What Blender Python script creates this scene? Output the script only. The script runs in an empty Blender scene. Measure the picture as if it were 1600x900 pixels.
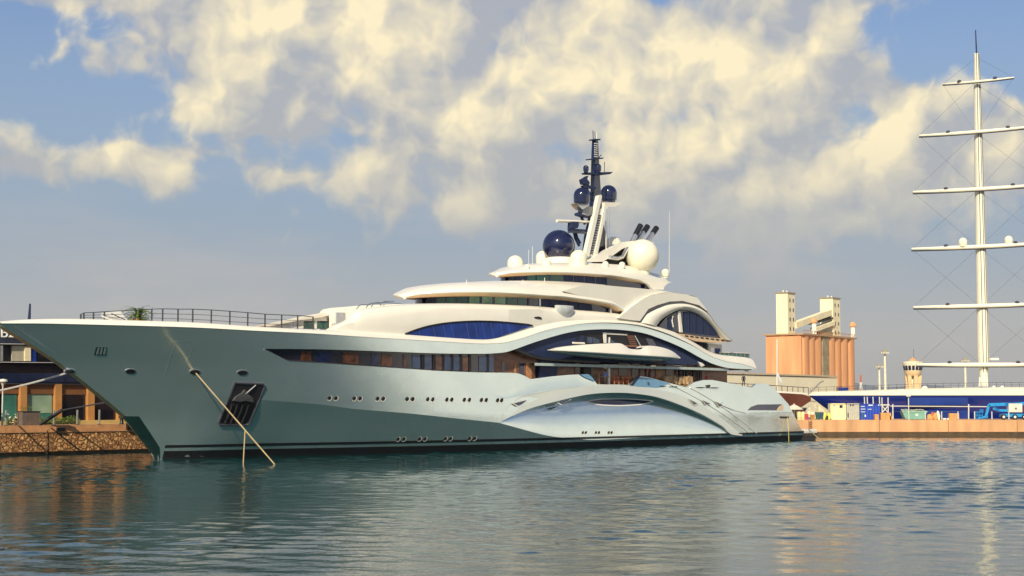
import bpy, bmesh, math, random
import numpy as np
from mathutils import Vector, Matrix
from mathutils.geometry import tessellate_polygon
random.seed(7)
R = math.radians
scene = bpy.context.scene

# ------------------------------------------------------------------ camera, sky, sun, exposure
CAM_H, FPX = 6.0, 2400.0
TILT = math.atan(178 / 2400)
cam_d = bpy.data.cameras.new('camera'); cam = bpy.data.objects.new('camera', cam_d)
scene.collection.objects.link(cam); scene.camera = cam
cam_d.sensor_width = 36; cam_d.lens = 54; cam_d.clip_start = 0.5; cam_d.clip_end = 60000
cam.location = (0, 0, CAM_H); cam.rotation_euler = (math.pi / 2 + TILT, 0, 0)
scene.view_settings.view_transform = 'Standard'; scene.view_settings.look = 'None'
scene.view_settings.gamma = 1.0; scene.view_settings.use_curve_mapping = False
scene.view_settings.exposure = 0.38
SUN_V = Vector((-0.25, -0.97, 0)).normalized(); SUN_EL = R(35)
SUN_DIR = Vector((SUN_V.x * math.cos(SUN_EL), SUN_V.y * math.cos(SUN_EL), math.sin(SUN_EL)))
sun_d = bpy.data.lights.new('sun', 'SUN'); sun = bpy.data.objects.new('sun', sun_d)
scene.collection.objects.link(sun)
sun_d.energy = 4.0; sun_d.angle = R(0.6); sun_d.color = (1.0, 0.87, 0.62)
sun.rotation_euler = (-SUN_DIR).to_track_quat('-Z', 'Y').to_euler(); sun.location = (-60, -80, 90)


def make_world():
    w = bpy.data.worlds.new('World'); scene.world = w; w.use_nodes = True
    w.cycles.sampling_method = 'MANUAL'; w.cycles.sample_map_resolution = 256
    nt = w.node_tree; N, L = nt.nodes, nt.links
    for n in list(N): N.remove(n)
    out = N.new('ShaderNodeOutputWorld'); bg = N.new('ShaderNodeBackground')
    L.new(bg.outputs[0], out.inputs[0]); bg.inputs[1].default_value = 0.1
    sky = N.new('ShaderNodeTexSky'); sky.sky_type = 'NISHITA'; sky.sun_disc = False
    sky.sun_elevation = SUN_EL; sky.sun_rotation = math.atan2(SUN_V.x, SUN_V.y)
    sky.air_density = 1.0; sky.dust_density = 1.6; sky.ozone_density = 1.5; sky.altitude = 0

    def M(op, a, b=None, c=None, clamp=False):
        n = N.new('ShaderNodeMath'); n.operation = op; n.use_clamp = clamp
        for i, v in enumerate((a, b, c)):
            if v is None: continue
            if isinstance(v, (int, float)): n.inputs[i].default_value = v
            else: L.new(v, n.inputs[i])
        return n.outputs[0]

    def MIX(f, a, b):
        n = N.new('ShaderNodeMix'); n.data_type = 'RGBA'; n.clamp_factor = True
        for i, v in ((0, f), (6, a), (7, b)):
            if isinstance(v, (int, float)): n.inputs[i].default_value = v
            elif isinstance(v, tuple): n.inputs[i].default_value = (*v, 1)
            else: L.new(v, n.inputs[i])
        return n.outputs[2]

    def SS(v, a, b):
        n = N.new('ShaderNodeMapRange'); n.interpolation_type = 'SMOOTHSTEP'
        L.new(v, n.inputs[0]); n.inputs[1].default_value = a; n.inputs[2].default_value = b
        return n.outputs[0]
    tc = N.new('ShaderNodeTexCoord'); sp = N.new('ShaderNodeSeparateXYZ')
    nrm = N.new('ShaderNodeVectorMath'); nrm.operation = 'NORMALIZE'
    L.new(tc.outputs['Generated'], nrm.inputs[0]); L.new(nrm.outputs[0], sp.inputs[0])
    az = M('ARCTAN2', sp.outputs[0], sp.outputs[1]); el = M('ARCSINE', sp.outputs[2])
    U = M('MULTIPLY', az, 24.0); V = M('MULTIPLY', el, 24.0)
    cb = N.new('ShaderNodeCombineXYZ'); L.new(U, cb.inputs[0]); L.new(V, cb.inputs[1])
    P = cb.outputs[0]

    def fbm(scale, detail, rough, off=(0, 0, 0), sc=(1, 1, 1), warp=0.0):
        mp = N.new('ShaderNodeMapping'); L.new(P, mp.inputs[0])
        mp.inputs[1].default_value = off; mp.inputs[3].default_value = sc
        n = N.new('ShaderNodeTexNoise'); n.noise_dimensions = '2D'; n.inputs['Scale'].default_value = scale
        n.inputs['Detail'].default_value = detail; n.inputs['Roughness'].default_value = rough
        n.inputs['Distortion'].default_value = warp
        L.new(mp.outputs[0], n.inputs['Vector']); return n.outputs[0]
    # cumulus bank: where the clouds lie in the sky (azimuth, elevation; unit 1/24 rad)
    blobs = [(300, 75, 95, 55, .75), (420, 70, 130, 75, .95), (560, 60, 130, 80, .9), (640, 130, 190, 60, .6), (480, 150, 150, 45, .7),
             (700, 20, 120, 45, .55), (860, 55, 170, 70, .95), (960, 110, 170, 80, .95), (1070, 100, 140, 45, .8), (1170, 125, 110, 40, .8),
             (1050, 190, 190, 75, .9), (1220, 185, 90, 45, .75), (1200, 265, 190, 75, .75), (1370, 210, 80, 60, .95), (800, 215, 150, 80, .75), (1450, 250, 90, 50, .35),
             (960, 290, 260, 55, .62), (800, 300, 200, 40, .4), (740, 315, 45, 24, .6), (1230, 305, 60, 24, .55), (600, 245, 90, 22, .4),
             (200, 254, 48, 16, .62), (310, 243, 50, 12, .5), (30, 265, 90, 24, .3), (280, 283, 260, 20, .36), (470, 105, 30, 0.1, 0), (470, 190, 40, 25, .3), (1540, 260, 90, 60, .5),
             (90, 14, 140, 20, .85), (30, 0, 110, 24, .5), (590, -15, 80, 40, .7), (1250, 30, 70, 24, .6), (1310, 12, 90, 26, .5), (1110, 5, 40, 10, .2), (280, 182, 18, 10, .4)]
    lights = [(330, 55, 80, 45, .8), (430, 20, 70, 40, .9), (560, 105, 90, 40, .75), (520, 10, 60, 40, 1.0), (640, 90, 80, 35, .6), (880, 45, 90, 50, .9), (970, 70, 70, 50, .8), (1090, 110, 130, 40, .9), (1010, 125, 70, 40, .6), (1200, 115, 70, 35, .8),
              (1150, 205, 110, 45, .85), (1370, 215, 70, 50, 1.0), (720, 185, 60, 40, .8), (740, 315, 45, 24, .9), (200, 255, 50, 18, .9), (1230, 305, 50, 24, .7), (600, 60, 60, 40, .5), (1000, 200, 60, 45, .5), (320, 245, 40, 12, .5), (280, 285, 120, 20, .35), (90, 18, 120, 24, .35), (1270, 25, 90, 26, .35), (860, 150, 60, 50, .5)]
    def field(bl):
        tot = None
        for cx, cy, rx, ry, amp in bl:
            if amp == 0: continue
            s = N.new('ShaderNodeVectorMath'); s.operation = 'SUBTRACT'; L.new(P, s.inputs[0])
            s.inputs[1].default_value = ((cx - 800) / 100, (628 - cy) / 100 * 0.99, 0)
            m = N.new('ShaderNodeVectorMath'); m.operation = 'MULTIPLY'; L.new(s.outputs[0], m.inputs[0])
            m.inputs[1].default_value = (78 / rx, 78 / ry, 0)
            d = N.new('ShaderNodeVectorMath'); d.operation = 'DOT_PRODUCT'
            L.new(m.outputs[0], d.inputs[0]); L.new(m.outputs[0], d.inputs[1])
            e = M('POWER', 2.718, M('MULTIPLY', d.outputs['Value'], -1.0))
            tot = M('MULTIPLY', e, amp) if tot is None else M('MULTIPLY_ADD', e, amp, tot)
        return tot
    tot = field(blobs); lmap = field(lights)
    inframe = M('MULTIPLY', SS(M('ABSOLUTE', U), 11.0, 8.5), SS(V, 8.5, 6.6))
    outside = M('MULTIPLY', M('SUBTRACT', 1.0, inframe), 0.16)
    cover = M('ADD', M('MINIMUM', tot, 0.95), outside)
    wn = N.new('ShaderNodeTexNoise'); wn.noise_dimensions = '2D'; wn.inputs['Scale'].default_value = 1.3; wn.inputs['Detail'].default_value = 2; L.new(P, wn.inputs['Vector'])
    ws = N.new('ShaderNodeVectorMath'); ws.operation = 'SUBTRACT'; L.new(wn.outputs['Color'], ws.inputs[0]); ws.inputs[1].default_value = (.5, .5, .5)
    wm = N.new('ShaderNodeVectorMath'); wm.operation = 'MULTIPLY_ADD'; L.new(ws.outputs[0], wm.inputs[0]); wm.inputs[1].default_value = (.50, .38, 0); L.new(P, wm.inputs[2])

    def puff(off, det):
        ad = N.new('ShaderNodeVectorMath'); ad.operation = 'ADD'; L.new(wm.outputs[0], ad.inputs[0]); ad.inputs[1].default_value = off
        def vor(sc):
            v = N.new('ShaderNodeTexVoronoi'); v.voronoi_dimensions = '2D'; v.feature = 'SMOOTH_F1'; v.inputs['Scale'].default_value = sc; v.inputs['Smoothness'].default_value = .5; L.new(ad.outputs[0], v.inputs['Vector']); return v.outputs['Distance']
        n = N.new('ShaderNodeTexNoise'); n.noise_dimensions = '2D'; n.inputs['Scale'].default_value = .62; n.inputs['Detail'].default_value = det; n.inputs['Roughness'].default_value = .55; L.new(ad.outputs[0], n.inputs['Vector'])
        h = M('MULTIPLY', n.outputs[0], 1.75)
        h = M('SUBTRACT', h, M('MULTIPLY', vor(.80), .34)); return M('SUBTRACT', h, M('MULTIPLY', vor(2.2), .17))
    d0 = puff((0, 0, 0), 11); r0 = puff((0, 0, 0), 4); r1 = puff((-.15, .26, 0), 4); r2 = puff((-.3, .5, 0), 3)
    dens = M('ADD', d0, M('MULTIPLY', cover, 0.78))
    alpha = SS(dens, 0.82, 1.18)
    rel = M('ADD', M('MULTIPLY', M('SUBTRACT', r0, r1), 1.5), M('MULTIPLY', M('SUBTRACT', r0, r2), 0.8))
    lit = M('ADD', M('MULTIPLY', rel, 0.75), M('MULTIPLY_ADD', M('MINIMUM', lmap, 1.1), 0.50, 0.20), clamp=True)
    lit = M('MULTIPLY', lit, SS(V, 1.6, 4.2))
    lowgrey = SS(V, 4.6, 1.2)
    c_lit = (7.9, 6.9, 4.6); c_sh = (3.9, 3.75, 3.55)
    ccol = MIX(lit, c_sh, c_lit)
    # sky: Nishita, greyer towards the horizon (thin dust layer)
    tint = N.new('ShaderNodeMix'); tint.data_type = 'RGBA'; tint.blend_type = 'MULTIPLY'
    tint.inputs[0].default_value = 1.0; L.new(sky.outputs[0], tint.inputs[6]); tint.inputs[7].default_value = (0.70, 0.74, 0.86, 1)
    haze = MIX(SS(V, 0.4, 3.2), (3.75, 3.62, 3.42), (2.5, 3.1, 3.8))
    skyc = MIX(M('MULTIPLY', SS(V, 7.2, 2.0), 0.92), tint.outputs[2], haze)
    streak = fbm(0.5, 5, 0.55, (1, 7, 0), (0.35, 1.6, 1))
    skyc = MIX(M('MULTIPLY', SS(streak, 0.45, 0.75), M('MULTIPLY', lowgrey, 0.4)), skyc, (4.4, 4.05, 3.75))
    a2 = M('MULTIPLY', alpha, M('SUBTRACT', 0.96, M('MULTIPLY', SS(V, 3.6, 1.4), 0.5)))
    a2 = M('MULTIPLY', a2, M('MULTIPLY_ADD', lit, 0.30, 0.72))
    fin = MIX(a2, skyc, ccol)
    # unseen cloud bank right of the view, added to brighten the yacht's mirroring side
    bank = M('MULTIPLY', M('MULTIPLY', SS(U, 17.0, 27.0), SS(U, 56.0, 46.0)), SS(V, 10.0, 2.5))
    bank = M('MULTIPLY', bank, M('MULTIPLY_ADD', SS(d0, .2, .75), .55, .45))
    fin = MIX(bank, fin, (8.2, 7.6, 6.3))
    L.new(fin, bg.inputs[0])


make_world()

# ------------------------------------------------------------------ helpers
COL = scene.collection


def srgb(r, g, b):
    f = lambda c: (c / 12.92 if c <= 0.04045 else ((c + 0.055) / 1.055) ** 2.4)
    return (f(r / 255), f(g / 255), f(b / 255))


def mat(name, col, rough=0.5, metal=0.0, var=0.12, vscale=1.5, bump=0.0, bscale=8.0, coat=0.0, stretch=(1, 1, 1), col2=None, spec=None, rvar=None, bdet=4):
    m = bpy.data.materials.new(name); m.use_nodes = True
    nt = m.node_tree; N, L = nt.nodes, nt.links; b = N['Principled BSDF']
    b.inputs['Roughness'].default_value = rough; b.inputs['Metallic'].default_value = metal
    b.inputs['Coat Weight'].default_value = coat; b.inputs['Coat Roughness'].default_value = 0.04
    if spec is not None: b.inputs['Specular IOR Level'].default_value = spec
    tc = N.new('ShaderNodeTexCoord'); mp = N.new('ShaderNodeMapping'); mp.inputs[3].default_value = stretch
    L.new(tc.outputs['Object'], mp.inputs[0])
    n = N.new('ShaderNodeTexNoise'); n.inputs['Scale'].default_value = vscale; n.inputs['Detail'].default_value = 5
    L.new(mp.outputs[0], n.inputs['Vector'])
    r = N.new('ShaderNodeValToRGB'); r.color_ramp.elements[0].position = 0.3; r.color_ramp.elements[1].position = 0.7
    c2 = col2 or tuple(c * (1 + var) for c in col); c1 = col if col2 else tuple(c * (1 - var) for c in col)
    r.color_ramp.elements[0].color = (*c1, 1); r.color_ramp.elements[1].color = (*c2, 1)
    L.new(n.outputs[0], r.inputs[0]); L.new(r.outputs[0], b.inputs['Base Color'])
    if rvar:
        n3 = N.new('ShaderNodeTexNoise'); n3.inputs['Scale'].default_value = rvar[0]; n3.inputs['Detail'].default_value = 4; L.new(mp.outputs[0], n3.inputs['Vector'])
        m3 = N.new('ShaderNodeMapRange'); m3.inputs[1].default_value = .35; m3.inputs[2].default_value = .65; m3.inputs[3].default_value = rvar[1]; m3.inputs[4].default_value = rvar[2]
        L.new(n3.outputs[0], m3.inputs[0]); L.new(m3.outputs[0], b.inputs['Roughness']); L.new(m3.outputs[0], b.inputs['Coat Roughness'])
    if bump:
        n2 = N.new('ShaderNodeTexNoise'); n2.inputs['Scale'].default_value = bscale; n2.inputs['Detail'].default_value = bdet
        L.new(mp.outputs[0], n2.inputs['Vector'])
        bp = N.new('ShaderNodeBump'); bp.inputs['Strength'].default_value = bump; bp.inputs['Distance'].default_value = 0.1
        L.new(n2.outputs[0], bp.inputs['Height']); L.new(bp.outputs[0], b.inputs['Normal'])
    return m


class MB:
    """collects geometry; build() links it as one mesh object"""
    def __init__(s): s.v = []; s.f = []

    def add(s, vs, fs):
        k = len(s.v); s.v += [tuple(map(float, p)) for p in vs]; s.f += [tuple(i + k for i in f) for f in fs]; return s

    def grid(s, P, close=False):
        P = np.asarray(P, float); n, m = P.shape[:2]
        fs = []
        for i in range(n - 1):
            for j in range(m - 1 if not close else m):
                j2 = (j + 1) % m
                fs.append((i * m + j, (i + 1) * m + j, (i + 1) * m + j2, i * m + j2))
        return s.add(P.reshape(-1, 3), fs)

    def loft(s, rings, caps=True):
        s.grid(rings, close=True)
        if caps:
            s.add(rings[0], [tuple(range(len(rings[0])))]); s.add(rings[-1], [tuple(reversed(range(len(rings[-1]))))])
        return s

    def box(s, c, d, rz=0.0, M=None):
        x, y, z = d[0] / 2, d[1] / 2, d[2] / 2
        vs = [Vector((sx * x, sy * y, sz * z)) for sx in (-1, 1) for sy in (-1, 1) for sz in (-1, 1)]
        if M is None: M = Matrix.Rotation(rz, 3, 'Z')
        vs = [M @ v + Vector(c) for v in vs]
        return s.add(vs, [(0, 1, 3, 2), (4, 6, 7, 5), (0, 4, 5, 1), (2, 3, 7, 6), (0, 2, 6, 4), (1, 5, 7, 3)])

    def tube(s, pts, r, n=8, r1=None):
        pts = [Vector(p) for p in pts]; rings = []
        for i, p in enumerate(pts):
            d = (pts[min(i + 1, len(pts) - 1)] - pts[max(i - 1, 0)]).normalized()
            up = Vector((0, 0, 1)) if abs(d.z) < 0.95 else Vector((1, 0, 0))
            a = d.cross(up).normalized(); b = d.cross(a)
            rr = r if r1 is None else r + (r1 - r) * i / (len(pts) - 1)
            rings.append([p + a * rr * math.cos(q * 2 * math.pi / n) + b * rr * math.sin(q * 2 * math.pi / n) for q in range(n)])
        return s.loft(rings)

    def lathe(s, prof, c, n=24, sx=1.0, sy=1.0):
        rings = [[(c[0] + r * sx * math.cos(2 * math.pi * k / n), c[1] + r * sy * math.sin(2 * math.pi * k / n), c[2] + z) for k in range(n)] for r, z in prof]
        return s.loft(rings)

    def build(s, name, m, parent=None, smooth=None, label=None, kind=None, merge=1e-4, bevel=0):
        me = bpy.data.meshes.new(name); me.from_pydata(s.v, [], s.f); me.update()
        bm = bmesh.new(); bm.from_mesh(me)
        if merge: bmesh.ops.remove_doubles(bm, verts=bm.verts, dist=merge)
        bad = [f for f in bm.faces if f.calc_area() < 1e-9]
        if bad: bmesh.ops.delete(bm, geom=bad, context='FACES')
        bmesh.ops.recalc_face_normals(bm, faces=bm.faces); bm.to_mesh(me); bm.free()
        if smooth is not None:
            me.polygons.foreach_set('use_smooth', [True] * len(me.polygons)); me.set_sharp_from_angle(angle=R(smooth))
        me.materials.append(m); o = bpy.data.objects.new(name, me); COL.objects.link(o)
        if parent is not None: o.parent = parent
        if label: o['label'] = label
        if kind: o['kind'] = kind
        if bevel:
            b = o.modifiers.new('bevel', 'BEVEL'); b.width = bevel; b.segments = 2; b.limit_method = 'ANGLE'
        return o


def tag(o, label, cat, group=None):
    o['label'] = label; o['category'] = cat
    if group: o['group'] = group
    return o


def thing(name, label, cat, loc=(0, 0, 0), rz=0.0, group=None):
    o = bpy.data.objects.new(name, None); COL.objects.link(o); o.empty_display_size = 0.5
    o.location = loc; o.rotation_euler = (0, 0, rz); return tag(o, label, cat, group)


def copy_tree(o, parent=None):
    c = o.copy(); COL.objects.link(c)
    if parent is not None: c.parent = parent
    for ch in list(o.children): copy_tree(ch, c)
    return c


def ray(x, y):
    u, v = (x - 800) / FPX, (450 - y) / FPX
    c, s = math.cos(TILT), math.sin(TILT)
    return np.array([u, c - v * s, s + v * c])


def at_y(x, y, Y):
    """the point at depth Y seen under this angle"""
    d = ray(x, y); p = d * (Y / d[1]); return Vector((p[0], p[1], p[2] + CAM_H))


def smooth_pts(pts, per=6):
    """Catmull-Rom through traced points"""
    P = np.array(pts, float); out = []
    for i in range(len(P) - 1):
        p0 = P[max(i - 1, 0)]; p1, p2 = P[i], P[i + 1]; p3 = P[min(i + 2, len(P) - 1)]
        for t in np.linspace(0, 1, per, endpoint=False):
            out.append(0.5 * (2 * p1 + (p2 - p0) * t + (2 * p0 - 5 * p1 + 4 * p2 - p3) * t * t + (3 * p1 - p0 - 3 * p2 + p3) * t ** 3))
    out.append(P[-1]); return np.array(out)


# ------------------------------------------------------------------ materials
M_hull = mat('hull_paint', (0.71, 0.81, 0.81), 0.06, 0.84, 0.03, 0.15, coat=0.35, rvar=(0.45, 0.10, 0.18), bump=0.10, bscale=0.5, bdet=2)
M_white = mat('white_gelcoat', (0.80, 0.77, 0.68), 0.28, 0.0, 0.03, 0.4, coat=0.25)
M_cream = mat('cream_gelcoat', (0.80, 0.76, 0.66), 0.35, 0.0, 0.03, 0.4)
M_soffit = mat('soffit_panel', (0.72, 0.52, 0.33), 0.45, 0.0, 0.06, 1.0)  # orange light reflected up onto the undersides is put into this tan
M_navy = mat('navy_gloss', (0.008, 0.012, 0.05), 0.08, 0.0, 0.2, 1.0, coat=0.6)
M_navyp = mat('navy_panel', (0.020, 0.032, 0.085), 0.45, 0.0, 0.1, 1.0, spec=0.2)
M_blue = mat('blue_glass', (0.010, 0.036, 0.22), 0.25, 0.0, 0.35, 0.5, spec=0.2)
M_dkglass = mat('dark_glass', (0.012, 0.010, 0.018), 0.04, 0.0, 0.5, 0.4, spec=0.8)
M_grglass = mat('green_glass', (0.035, 0.11, 0.095), 0.08, 0.0, 0.4, 0.25)
M_black = mat('black_rubber', (0.008, 0.008, 0.010), 0.4)
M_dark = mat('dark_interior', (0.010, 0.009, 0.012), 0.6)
M_wood = mat('mahogany_panelling', (0.20, 0.075, 0.035), 0.35, 0.0, 0.5, 0.5, stretch=(1, 1, 4))
M_orange = mat('orange_cushion', (0.45, 0.10, 0.03), 0.8)
M_steel = mat('steel', (0.62, 0.63, 0.64), 0.3, 0.9, 0.08)
M_rail = mat('rail_grey', (0.06, 0.065, 0.085), 0.4, 0.3)
M_teak = mat('teak_deck', (0.36, 0.24, 0.13), 0.6, 0.0, 0.15, 2.0, stretch=(0.2, 6, 1))
M_dkgreen = mat('stem_shade_and_louvre_green', (0.006, 0.022, 0.020), 0.25)  # shadowed bow tone in the colour; the louvre back shares it
M_tenderlow = mat('tender_hull_paint', (0.16, 0.26, 0.26), 0.15, 0.2, 0.05, coat=0.5)
M_curtain = mat('orange_curtain', (0.45, 0.22, 0.10), 0.7, 0.0, 0.3, 2.0)  # orange-brown curtain colour with random tone
M_rope = mat('pale_rope', (0.40, 0.31, 0.17), 0.8, 0.0, 0.2, 6.0)

# ------------------------------------------------------------------ the yacht's own frame: s aft along the keel, t to port (towards the viewer), z up
YB = Vector((-37.10, 161.33, 0)); YANG = R(48.06)
ca, sa = math.cos(YANG), math.sin(YANG)
yacht = thing('superyacht', 'very long superyacht with pale blue metallic hull, white swooping decks and navy mast domes', 'yacht', YB, YANG)


def yray(x, y):
    d = ray(x, y); ox, oy = -YB.x, -YB.y
    o = np.array([ox * ca + oy * sa, ox * sa - oy * ca, CAM_H])
    return o, np.array([d[0] * ca + d[1] * sa, d[0] * sa - d[1] * ca, d[2]])


LAM = np.linspace(120, 330, 700)


def ymap(x, y, T):
    """where the line of sight meets the port surface t = T(s, z)"""
    o, d = yray(x, y)
    if not callable(T):
        l = (T - o[1]) / d[1]; return o + d * l
    g = lambda l: (o[1] + d[1] * l) - T(o[0] + d[0] * l, o[2] + d[2] * l)
    v = g(LAM); k = np.argmax(v <= 0)
    if v[k] > 0: k = len(LAM) - 1
    a, b = LAM[max(k - 1, 0)], LAM[k]
    for _ in range(26):
        m = (a + b) / 2
        if g(np.array([m]))[0] > 0: a = m
        else: b = m
    return o + d * ((a + b) / 2)


def L3(p): return (p[0], -p[1], p[2])


def curve(pts, T, per=6):
    """traced edge -> z as a function of s on surface T"""
    q = np.array([ymap(x, y, T) for x, y in smooth_pts(pts, per)])
    q = q[np.argsort(q[:, 0])]; s, z = q[:, 0].copy(), q[:, 2].copy()
    f = lambda a: np.interp(a, s, z)
    f.s0, f.s1 = s[0], s[-1]; return f


# stem line (outer starboard edge of the flat stem bar)
STEM_HW = 0.45
_st = np.array([ymap(x, y, -STEM_HW) for x, y in smooth_pts([(-17, 503), (0, 513), (20, 525.5), (57, 549), (83, 566), (111, 587), (140, 610), (190, 652), (216, 683), (244, 717)])])
_o = np.argsort(_st[:, 2]); STEM_Z, STEM_S = _st[_o, 2], _st[_o, 0]
ZTIP = STEM_Z[-1]
_o2 = np.argsort(STEM_S); zstem = lambda s: np.where(s < 0, np.interp(s, STEM_S[_o2], STEM_Z[_o2]), -1.5)


def T0(s, z):
    s = np.asarray(s, float); z = np.asarray(z, float)
    zz = np.clip(z, 0, ZTIP); s0 = np.interp(zz, STEM_Z, STEM_S); h = zz / ZTIP
    u = np.clip((s - s0) / (47 + 9 * h), 0, 1); p = 2.0 + 0.5 * h
    t = STEM_HW + (9.5 - STEM_HW) * (1 - (1 - u) ** p)
    th = np.clip((s - 10) / 26, 0, 1)
    return t - 0.6 * np.clip((s - 80) / 36, 0, 1.2) ** 2 - 0.085 * th * th * (3 - 2 * th) * np.maximum(z - 4.5, 0)


K_pts = [(300, 612), (350, 619), (407, 624.5), (500, 632), (555, 639), (640, 646), (720, 654.5), (779.5, 660.5)]
K2_pts = [(779.5, 660.5), (803, 667), (832, 675), (861, 681.6), (904, 686), (940, 687), (1026, 682.5), (1138, 678.5)]
_k1, _k2 = curve(K_pts, T0), curve(K2_pts, T0)
S_SC0 = float(ymap(779.5, 660.5, T0)[0])
C_pts = [(779.5, 660.5), (803, 648.6), (832, 637), (869.7, 627), (904, 619), (933, 614.8), (969, 613.8), (997.7, 616), (1026.6, 621), (1062.7, 633.4), (1098.8, 649.3), (1127.7, 666.6), (1138, 678.5)]
_c = curve(C_pts, T0); S_SC1 = _c.s1
S_KN0, S_KN1 = float(ymap(300, 612, T0)[0]), float(ymap(470, 630, T0)[0])


def zk(s):
    s = np.asarray(s, float)
    return np.where(s < S_SC0, _k1(np.maximum(s, _k1.s0)), _k2(s))


def kslope(s):
    u = np.clip((np.asarray(s, float) - S_KN0) / (S_KN1 - S_KN0), 0, 1); return 0.40 * u * u * (3 - 2 * u)


def T1(s, z):
    return T0(s, z) - kslope(s) * np.clip(zk(s) - np.asarray(z, float), 0, 9)


def TR(s, z):
    """hull including the concave scallop under the aft arch"""
    s = np.asarray(s, float); z = np.asarray(z, float); k, c = zk(s), _c(s)
    v = np.clip((z - k) / np.maximum(c - k, 1e-3), 0, 1)
    ins = (s > S_SC0) & (s < S_SC1) & (z > k) & (z < c)
    return T1(s, z) - np.where(ins, 0.23 * np.maximum(c - k, 0) * v ** 1.6, 0)


A_pts = [(414, 546), (451.5, 564.6), (500, 567.5), (586, 573), (680, 579.3), (746, 582), (800, 582.5), (810, 583.5), (820, 587.3), (829, 592.5), (840, 591), (864, 588), (889, 585.8), (905, 585), (919, 584.8), (926, 591), (933, 600.6),
         (960, 601.4), (984, 602), (998, 588), (1012, 589.4), (1047, 598.8), (1073, 605.3), (1084, 597.5), (1099, 593.8), (1113, 593.7), (1140, 598.8), (1156, 602), (1175, 605.5), (1182, 599.5), (1196, 599), (1209, 606), (1220, 618), (1232, 631.6), (1238, 643), (1252, 671), (1256, 673)]
q = np.array([ymap(x, y, T0) for x, y in A_pts])
zA = lambda s: np.interp(s, q[:, 0], q[:, 2])
S_TIP, S_END = q[0, 0], q[-1, 0]
E_pts = [(414, 545), (500, 545.8), (600, 549), (680, 552), (746, 552.8), (773, 552), (790, 550.3), (804, 546), (833, 535.5), (867, 525), (893, 518.7), (920, 515.3), (960, 514.7), (1000, 519.3), (1029, 528), (1065, 543), (1096, 560), (1114.5, 568.7), (1133, 574), (1150, 576), (1182, 577)]
zE = curve(E_pts, T0)
CR_pts = [(-10, 505.5), (0, 505.5), (60, 505.5), (120, 506.7), (220, 509.3), (310, 512.2), (400, 517), (490, 521.3), (580, 527.3), (680, 533.3), (740, 536.8), (765, 537), (790, 535.3), (820, 527), (847, 517.5), (880, 510), (920, 504.9), (960, 504.7), (1000, 509), (1040, 521), (1080, 539), (1107, 555), (1135, 565), (1160, 569), (1182, 576.6)]
zC = curve(CR_pts, T0)
S_SW1 = zC.s1


def hull_mesh():
    mb = MB()
    smin = float(np.interp(zC(STEM_S[-1]) - 0.05, STEM_Z, STEM_S))
    ss = np.unique(np.concatenate([np.linspace(smin, 0, 40), np.linspace(0, S_TIP, 30), np.linspace(S_TIP, S_SC0, 40), np.linspace(S_SC0, S_SC1, 50), np.linspace(S_SC1, S_END, 16), q[1:, 0]]))
    lo, up = [], []
    for s in ss:
        zb = float(zstem(s)) if s < 0 else -1.5
        zt = float(zA(s)) if s >= S_TIP else max(zb, float(q[0, 2]) + 0.012 * (S_TIP - s))
        zcr = float(zC(s)) if s < S_SW1 else zt
        zt = max(min(zt, zcr), zb)
        k = min(max(float(zk(s)), zb), zt)
        c = k
        if S_SC0 < s < S_SC1: c = min(max(float(_c(s)), k), zt)
        row = [(s, float(T1(s, z)), z) for z in np.linspace(zb, k, 12)]
        d = 0.23 * (c - k)
        row += [(s, float(T1(s, z)) - d * v ** 1.6, z) for v, z in zip(np.linspace(0, 1, 14), np.linspace(k, c, 14))]
        row += [(s, float(T0(s, c)), c)]
        row += [(s, float(T0(s, z)), z) for z in np.linspace(c, zt, 14)]
        if s >= S_TIP - 1e-6:
            t = row[-1][1]; row += [(s, t - 0.35, zt + 0.02), (s, t - 0.42, max(zt - 1.0, 0.6))]
        else: row += [row[-1]] * 2
        lo.append([L3(p) for p in row])
        e = max(float(zE(s)) if s >= S_TIP else zt, zt) if s <= S_SW1 else None
        if e is not None:
            e = min(e, zcr)
            r2 = [(s, float(T0(s, e)) - (1.3 if s >= S_TIP else 0), e + (0.1 if s >= S_TIP else 0)), (s, float(T0(s, e)), e)] + [(s, float(T0(s, z)), z) for z in np.linspace(e, zcr, 10)]
            up.append([L3(p) for p in r2])
    for g in (lo, up):
        P = np.array(g); mb.grid(P); P2 = P.copy(); P2[:, :, 1] *= -1; mb.grid(P2[:, ::-1])
    # flat stem face, transom
    st = []
    for z in np.linspace(-1.5, ZTIP - 0.2, 40):
        s = float(np.interp(max(z, 0), STEM_Z, STEM_S)); st.append([(s, -STEM_HW, z), (s, STEM_HW, z)])
    sternrow = [p for p in lo[-1][:-2]]
    mb.grid([sternrow, [(p[0], -p[1], p[2]) for p in sternrow]])
    return mb, st


mb, stem_strip = hull_mesh()
hull = mb.build('hull', M_hull, yacht, smooth=11, merge=2e-3)
MB().grid(np.array(stem_strip) - np.array([0.03, 0, 0])).build('stem_bar', mat('stem_bar_reflected_tan', (0.55, 0.42, 0.24), 0.35, 0.3), yacht)  # the orange quay's reflection is put into the stem bar's tan


def strip(name, s_arr, fl, fu, off, m, parent=yacht, T=T1, n=3, thick=0.0, mirror=True, **kw):
    mb = MB(); g = []
    for s in s_arr:
        g.append([L3((s, float(T(s, z)) + off, z)) for z in np.linspace(float(fl(s)), float(fu(s)), n)])
    P = np.array(g); mb.grid(P)
    if thick:
        Q = P.copy(); Q[:, :, 1] += thick; mb.grid(Q)
        for k in (0, -1): mb.grid(np.stack([P[:, k], Q[:, k]], 1))
        for k in (0, -1): mb.grid(np.stack([P[k], Q[k]], 1))
    if mirror:
        Q = P.copy(); Q[:, :, 1] *= -1; mb.grid(Q)
    return mb.build(name, m, parent, smooth=30, **kw)


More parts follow.
